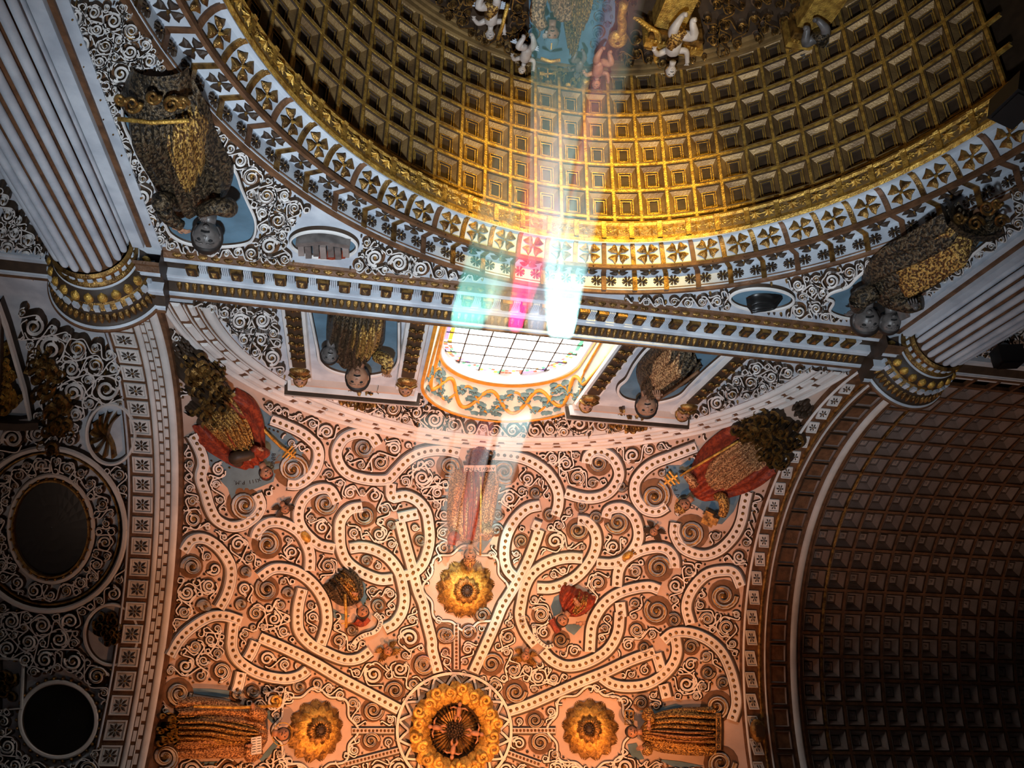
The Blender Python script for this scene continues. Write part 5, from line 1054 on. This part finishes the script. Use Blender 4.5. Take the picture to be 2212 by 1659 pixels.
# ================================================================ ALTAR WALL
En=S_END; Ef=raised(1,YE,(0,1,0),.35)
o=figure('altar_saint','mitred altar saint with book inside a gilt ring, head toward the arch','statue',(1230,0),En)
panel(o,'niche_ground',[(1140,-60),(1330,-60),(1328,40),(1300,110),(1270,150),(1250,180),(1205,192),(1165,180),(1150,150),(1145,60)],En,.05,'blue')
mb=MB(); P,N=En(np.array(ovpts(1205,130,62,58)));  c=np.array(ovpts(1205,128,60,58,0,40)); c=c[0:21]; P,N=En(c); tube(mb,P+N*.35,.055,0,10); tube(mb,P*1+N*.28+np.array([0,0,.07]),.05,0,10); put('gilt_ring',mb,['bgilt'],o,smooth=True)
figbody(o,'robe',[(1245,-160,60),(1238,-100,62),(1230,-40,58),(1218,10,50),(1204,32,28),(1197,44,10)],Ef,.45,['creamrobe'],folds=7,amp=.07,seed=1); figbody(o,'cope',[(1262,-140,30),(1260,-70,34),(1256,-10,34),(1250,40,24),(1244,62,8)],Ef,.56,['brocade'],folds=6,amp=.07,seed=3)
figbody(o,'halo_panel',[(1230,60,14),(1238,85,20),(1236,110,14),(1232,122,5)],Ef,.4,['brocade'],folds=5,amp=.06)
head(o,(1192,60),16,(-2,18),Ef,.45,hat='mitre',mitre='blue',tilt=.5); hand(o,(1178,42),11,(-1,3),Ef,.62,'flesh'); arm(o,[(1168,-20),(1160,10),(1174,32)],[16,16,11],Ef,[.4,.52,.58],'creamrobe')
rod(o,'mitre_band',[(1168,102),(1188,109),(1210,106)],3.5,Ef,.55,'bgilt'); cross(o,(1183,138),11,(0,3),Ef,.5,1)
leaf_cluster(o,'gilt_crest',[(1170,195,16),(1210,206,22),(1250,195,16)],Ef,44,10,'bgilt',.3,4)
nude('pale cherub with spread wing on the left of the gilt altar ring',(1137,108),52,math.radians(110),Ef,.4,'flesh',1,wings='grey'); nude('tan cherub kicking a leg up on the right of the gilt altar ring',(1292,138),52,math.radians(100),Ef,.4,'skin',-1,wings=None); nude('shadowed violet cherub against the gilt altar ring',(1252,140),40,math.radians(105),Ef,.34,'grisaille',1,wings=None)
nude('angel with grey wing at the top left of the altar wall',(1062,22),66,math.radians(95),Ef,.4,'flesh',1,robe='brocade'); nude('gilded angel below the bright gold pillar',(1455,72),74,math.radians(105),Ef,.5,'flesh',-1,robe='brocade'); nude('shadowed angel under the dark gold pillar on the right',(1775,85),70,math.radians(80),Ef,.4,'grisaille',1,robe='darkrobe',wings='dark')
rod(o,'long_trumpet',[(1098,-10),(1085,40),(1076,66)],4,Ef,.5,'bgilt')
for lab,x in (('bright gold square pillar with moulded capital on the altar wall',1440),('dim gold pillar with moulded capital at the right of the altar wall',1745)):
    q=figure('gilt_pillar',lab,'pillar',(x,0),En,'altar pillars'); P0=En([(x,28)])[0][0]; 
    for dx,dz,w,h,d,m in ((0,-1.0,.20,1.0,.30,'bgilt'),(.12,.06,.36,.05,.40,'gilt'),(.12,.15,.40,.04,.46,'bgilt'),(.12,.23,.36,.04,.40,'gilt'),(.12,.30,.30,.03,.34,'bgilt')):
        mb=MB(); mb.box((P0[0]+dx,YE+d/2,P0[2]+dz),(w,d/2,h)); put('pillar_shaft' if dz<0 else 'capital_moulding',mb,[m],q)
    for i in range(12): mb=MB(); ell(mb,(P0[0]-.2+i*.055,YE+.44,P0[2]+.10),(.02,.02,.03),0,6,4); put('capital_bead',mb,['bgilt'],q,smooth=True)
q=figure('palm_plume','gilded palm frond curving beside the bright gold pillar','ornament',(1400,40),En)
for i in range(7):
    mb=MB(); c=smoothc(np.array([(1365+i*5,2+i*1.5),(1385+i*5,10+i*1.5),(1402+i*3,35),(1412,70+i),(1414,84)],float),5); P,N=En(c); tube(mb,P+N*(.30+.02*i),np.linspace(.02,.035,len(c)),0,6); put('frond',mb,['bgilt'],q,smooth=True)
q=figure('gilt_volute','gilded volute bracket right of the altar saint','ornament',(1330,50),En); mb=MB(); cc=np.vstack([[(1345,-30),(1340,0),(1342,20)],spiral(1330,48,15,1.6,-.9,1,.2)]); P,N=En(smoothc(cc,3)); tube(mb,P+N*.3,.06,0,8); put('volute_scroll',mb,['bgilt'],q,smooth=True)
fill(endw,En,pack([(930,-20),(960,40),(1010,75),(1080,110),(1140,140),(1150,150),(1140,-20)],[(1062,30,40)],nmax=30,rmin=4,rmax=14,seed=2),h=.09,limit=30,name='wall_scroll',mats=('dark','gilt','gilt'))
fill(endw,En,pack([(1330,-20),(1320,140),(1450,140),(1560,130),(1700,70),(1760,30),(1760,-20)],[(1450,60,60),(1430,10,40),(1395,40,26)],nmax=40,rmin=4,rmax=16,seed=5),h=.09,limit=40,name='wall_scroll',mats=('dark','gilt','gilt'))
fill(endw,plane(1,YE+.06,(0,1,0)),pack([(1142,-40),(1142,110),(1165,110),(1180,0),(1185,-40)],[],nmax=20,rmin=4,rmax=16,seed=5),h=.06,limit=20,name='backdrop_scroll',mats=('blue','blue','blue'),links=False)
fill(endw,plane(1,YE+.06,(0,1,0)),pack([(1276,-40),(1276,120),(1300,100),(1325,40),(1328,-40)],[],nmax=20,rmin=4,rmax=16,seed=6),h=.06,limit=20,name='backdrop_scroll',mats=('blue','blue','blue'),links=False)
# keystone crest on the right arch
q=figure('crown_crest','small shield crest at the crown of the right arch band','crest',(1622,1588),S_BAR); M=cyl_frame(5.17,89.5,.975); mb=MB(); ell(mb,(0,0,.05),(.14,.2,.09),0,14,8); mb.box((0,0,.10),(.07,.10,.05),1); put('shield',mb,['gilt','dark'],q,M=M)
# ================================================================ COLOURED LIGHT SHAFTS IN THE HAZE
def haze(name,dens,g):
    m=bpy.data.materials.new(name); m.use_nodes=True; nt=m.node_tree; nt.nodes.clear(); out=nt.nodes.new('ShaderNodeOutputMaterial'); v=nt.nodes.new('ShaderNodeVolumeScatter')
    v.inputs['Color'].default_value=(.97,.97,.97,1); v.inputs['Density'].default_value=dens; v.inputs['Anisotropy'].default_value=g; nt.links.new(v.outputs[0],out.inputs['Volume']); m.cycles.homogeneous_volume=True; return m
MA['haze_down']=haze('dusty_air_falling',.32,.6); MA['haze_up']=haze('dusty_air_rising',.32,-.55)
def shaft(col,a0,a1,ya,b0,b1,yb,label,E,down=True,th=.12):
    """dusty prism from pixel span a0-a1 on plane y=ya to span b0-b1 on plane y=yb, with the coloured sunbeam that lights it"""
    mb=MB(); V=[]; cs=[]; ws=[]
    for (p,q),y in (((a0,a1),ya),((b0,b1),yb)):
        P=plane(1,y,(0,1,0))([p,q])[0]; cs.append(P.mean(0)); ws.append(np.linalg.norm(P[1]-P[0])/2)
        for d in (-th,th): V+= [tuple(P[0]+np.array([0,d,0])),tuple(P[1]+np.array([0,d,0]))]
    mb.add(V,[(0,1,3,2),(4,6,7,5),(0,4,5,1),(2,3,7,6),(0,2,6,4),(1,5,7,3)]); o=put('light_haze',mb,['haze_down' if down else 'haze_up'],kind='stuff',label=label)
    bm=bmesh.new(); bm.from_mesh(o.data); bmesh.ops.recalc_face_normals(bm,faces=bm.faces[:]); bm.to_mesh(o.data); bm.free()
    ax=cs[1]-cs[0]; L=np.linalg.norm(ax); ax/=L; d0=2.0 if down else 1.5
    half=math.atan(max(ws[0]/d0,ws[1]/(d0+L))); dm=d0+L*.5
    spot('window_sunbeam',tuple(cs[0]-ax*d0),tuple(cs[1]),E*4*math.pi*dm*dm,col,math.degrees(half)*2.1,.35,.015); return o
CY,TE,TA,CR_,BL_=(.50,1,1),(.30,.95,.80),(1,.72,.42),(1,.02,.14),(.30,.58,1)
shaft(CY,(1182,712),(1238,718),-4.64,(1318,-60),(1398,-60),-4.0,'pale cyan light shaft falling from the window past the arch',16)
shaft(CR_,(1097,704),(1128,707),-4.64,(1202,270),(1232,274),-4.32,'narrow crimson light shaft falling from the window',34)
shaft(TE,(972,692),(1044,699),-4.64,(1095,240),(1172,250),-4.3,'green-blue light shaft at the left edge of the window',8)
shaft(TA,(1046,699),(1095,704),-4.64,(1130,330),(1188,336),-4.35,'dusty tan light shaft beside the crimson one',4)
shaft(TA,(1131,707),(1180,712),-4.64,(1200,420),(1248,424),-4.45,'dusty tan light shaft between the crimson and cyan shafts',4)
shaft(BL_,(1140,708),(1176,711),-4.36,(1150,-60),(1310,-60),-3.7,'blue haze falling in front of the altar saint',2.2)
shaft(CY,(1086,900),(1150,896),-4.6,(1006,1235),(1040,1240),-2.9,'pale cyan light shaft crossing the vault below the window',6,False)
shaft(CR_,(1030,920),(1068,920),-4.6,(980,1190),(1010,1195),-3.0,'faint crimson light shaft crossing the vault below the window',6,False)
shaft(TE,(908,905),(985,912),-4.6,(885,1010),(950,1020),-4.1,'faint green light shaft on the moulding left of the window',4.5,False)
shaft(TA,(987,915),(1028,920),-4.6,(945,1180),(976,1185),-3.1,'dusty tan light shaft crossing the vault below the window',3,False)
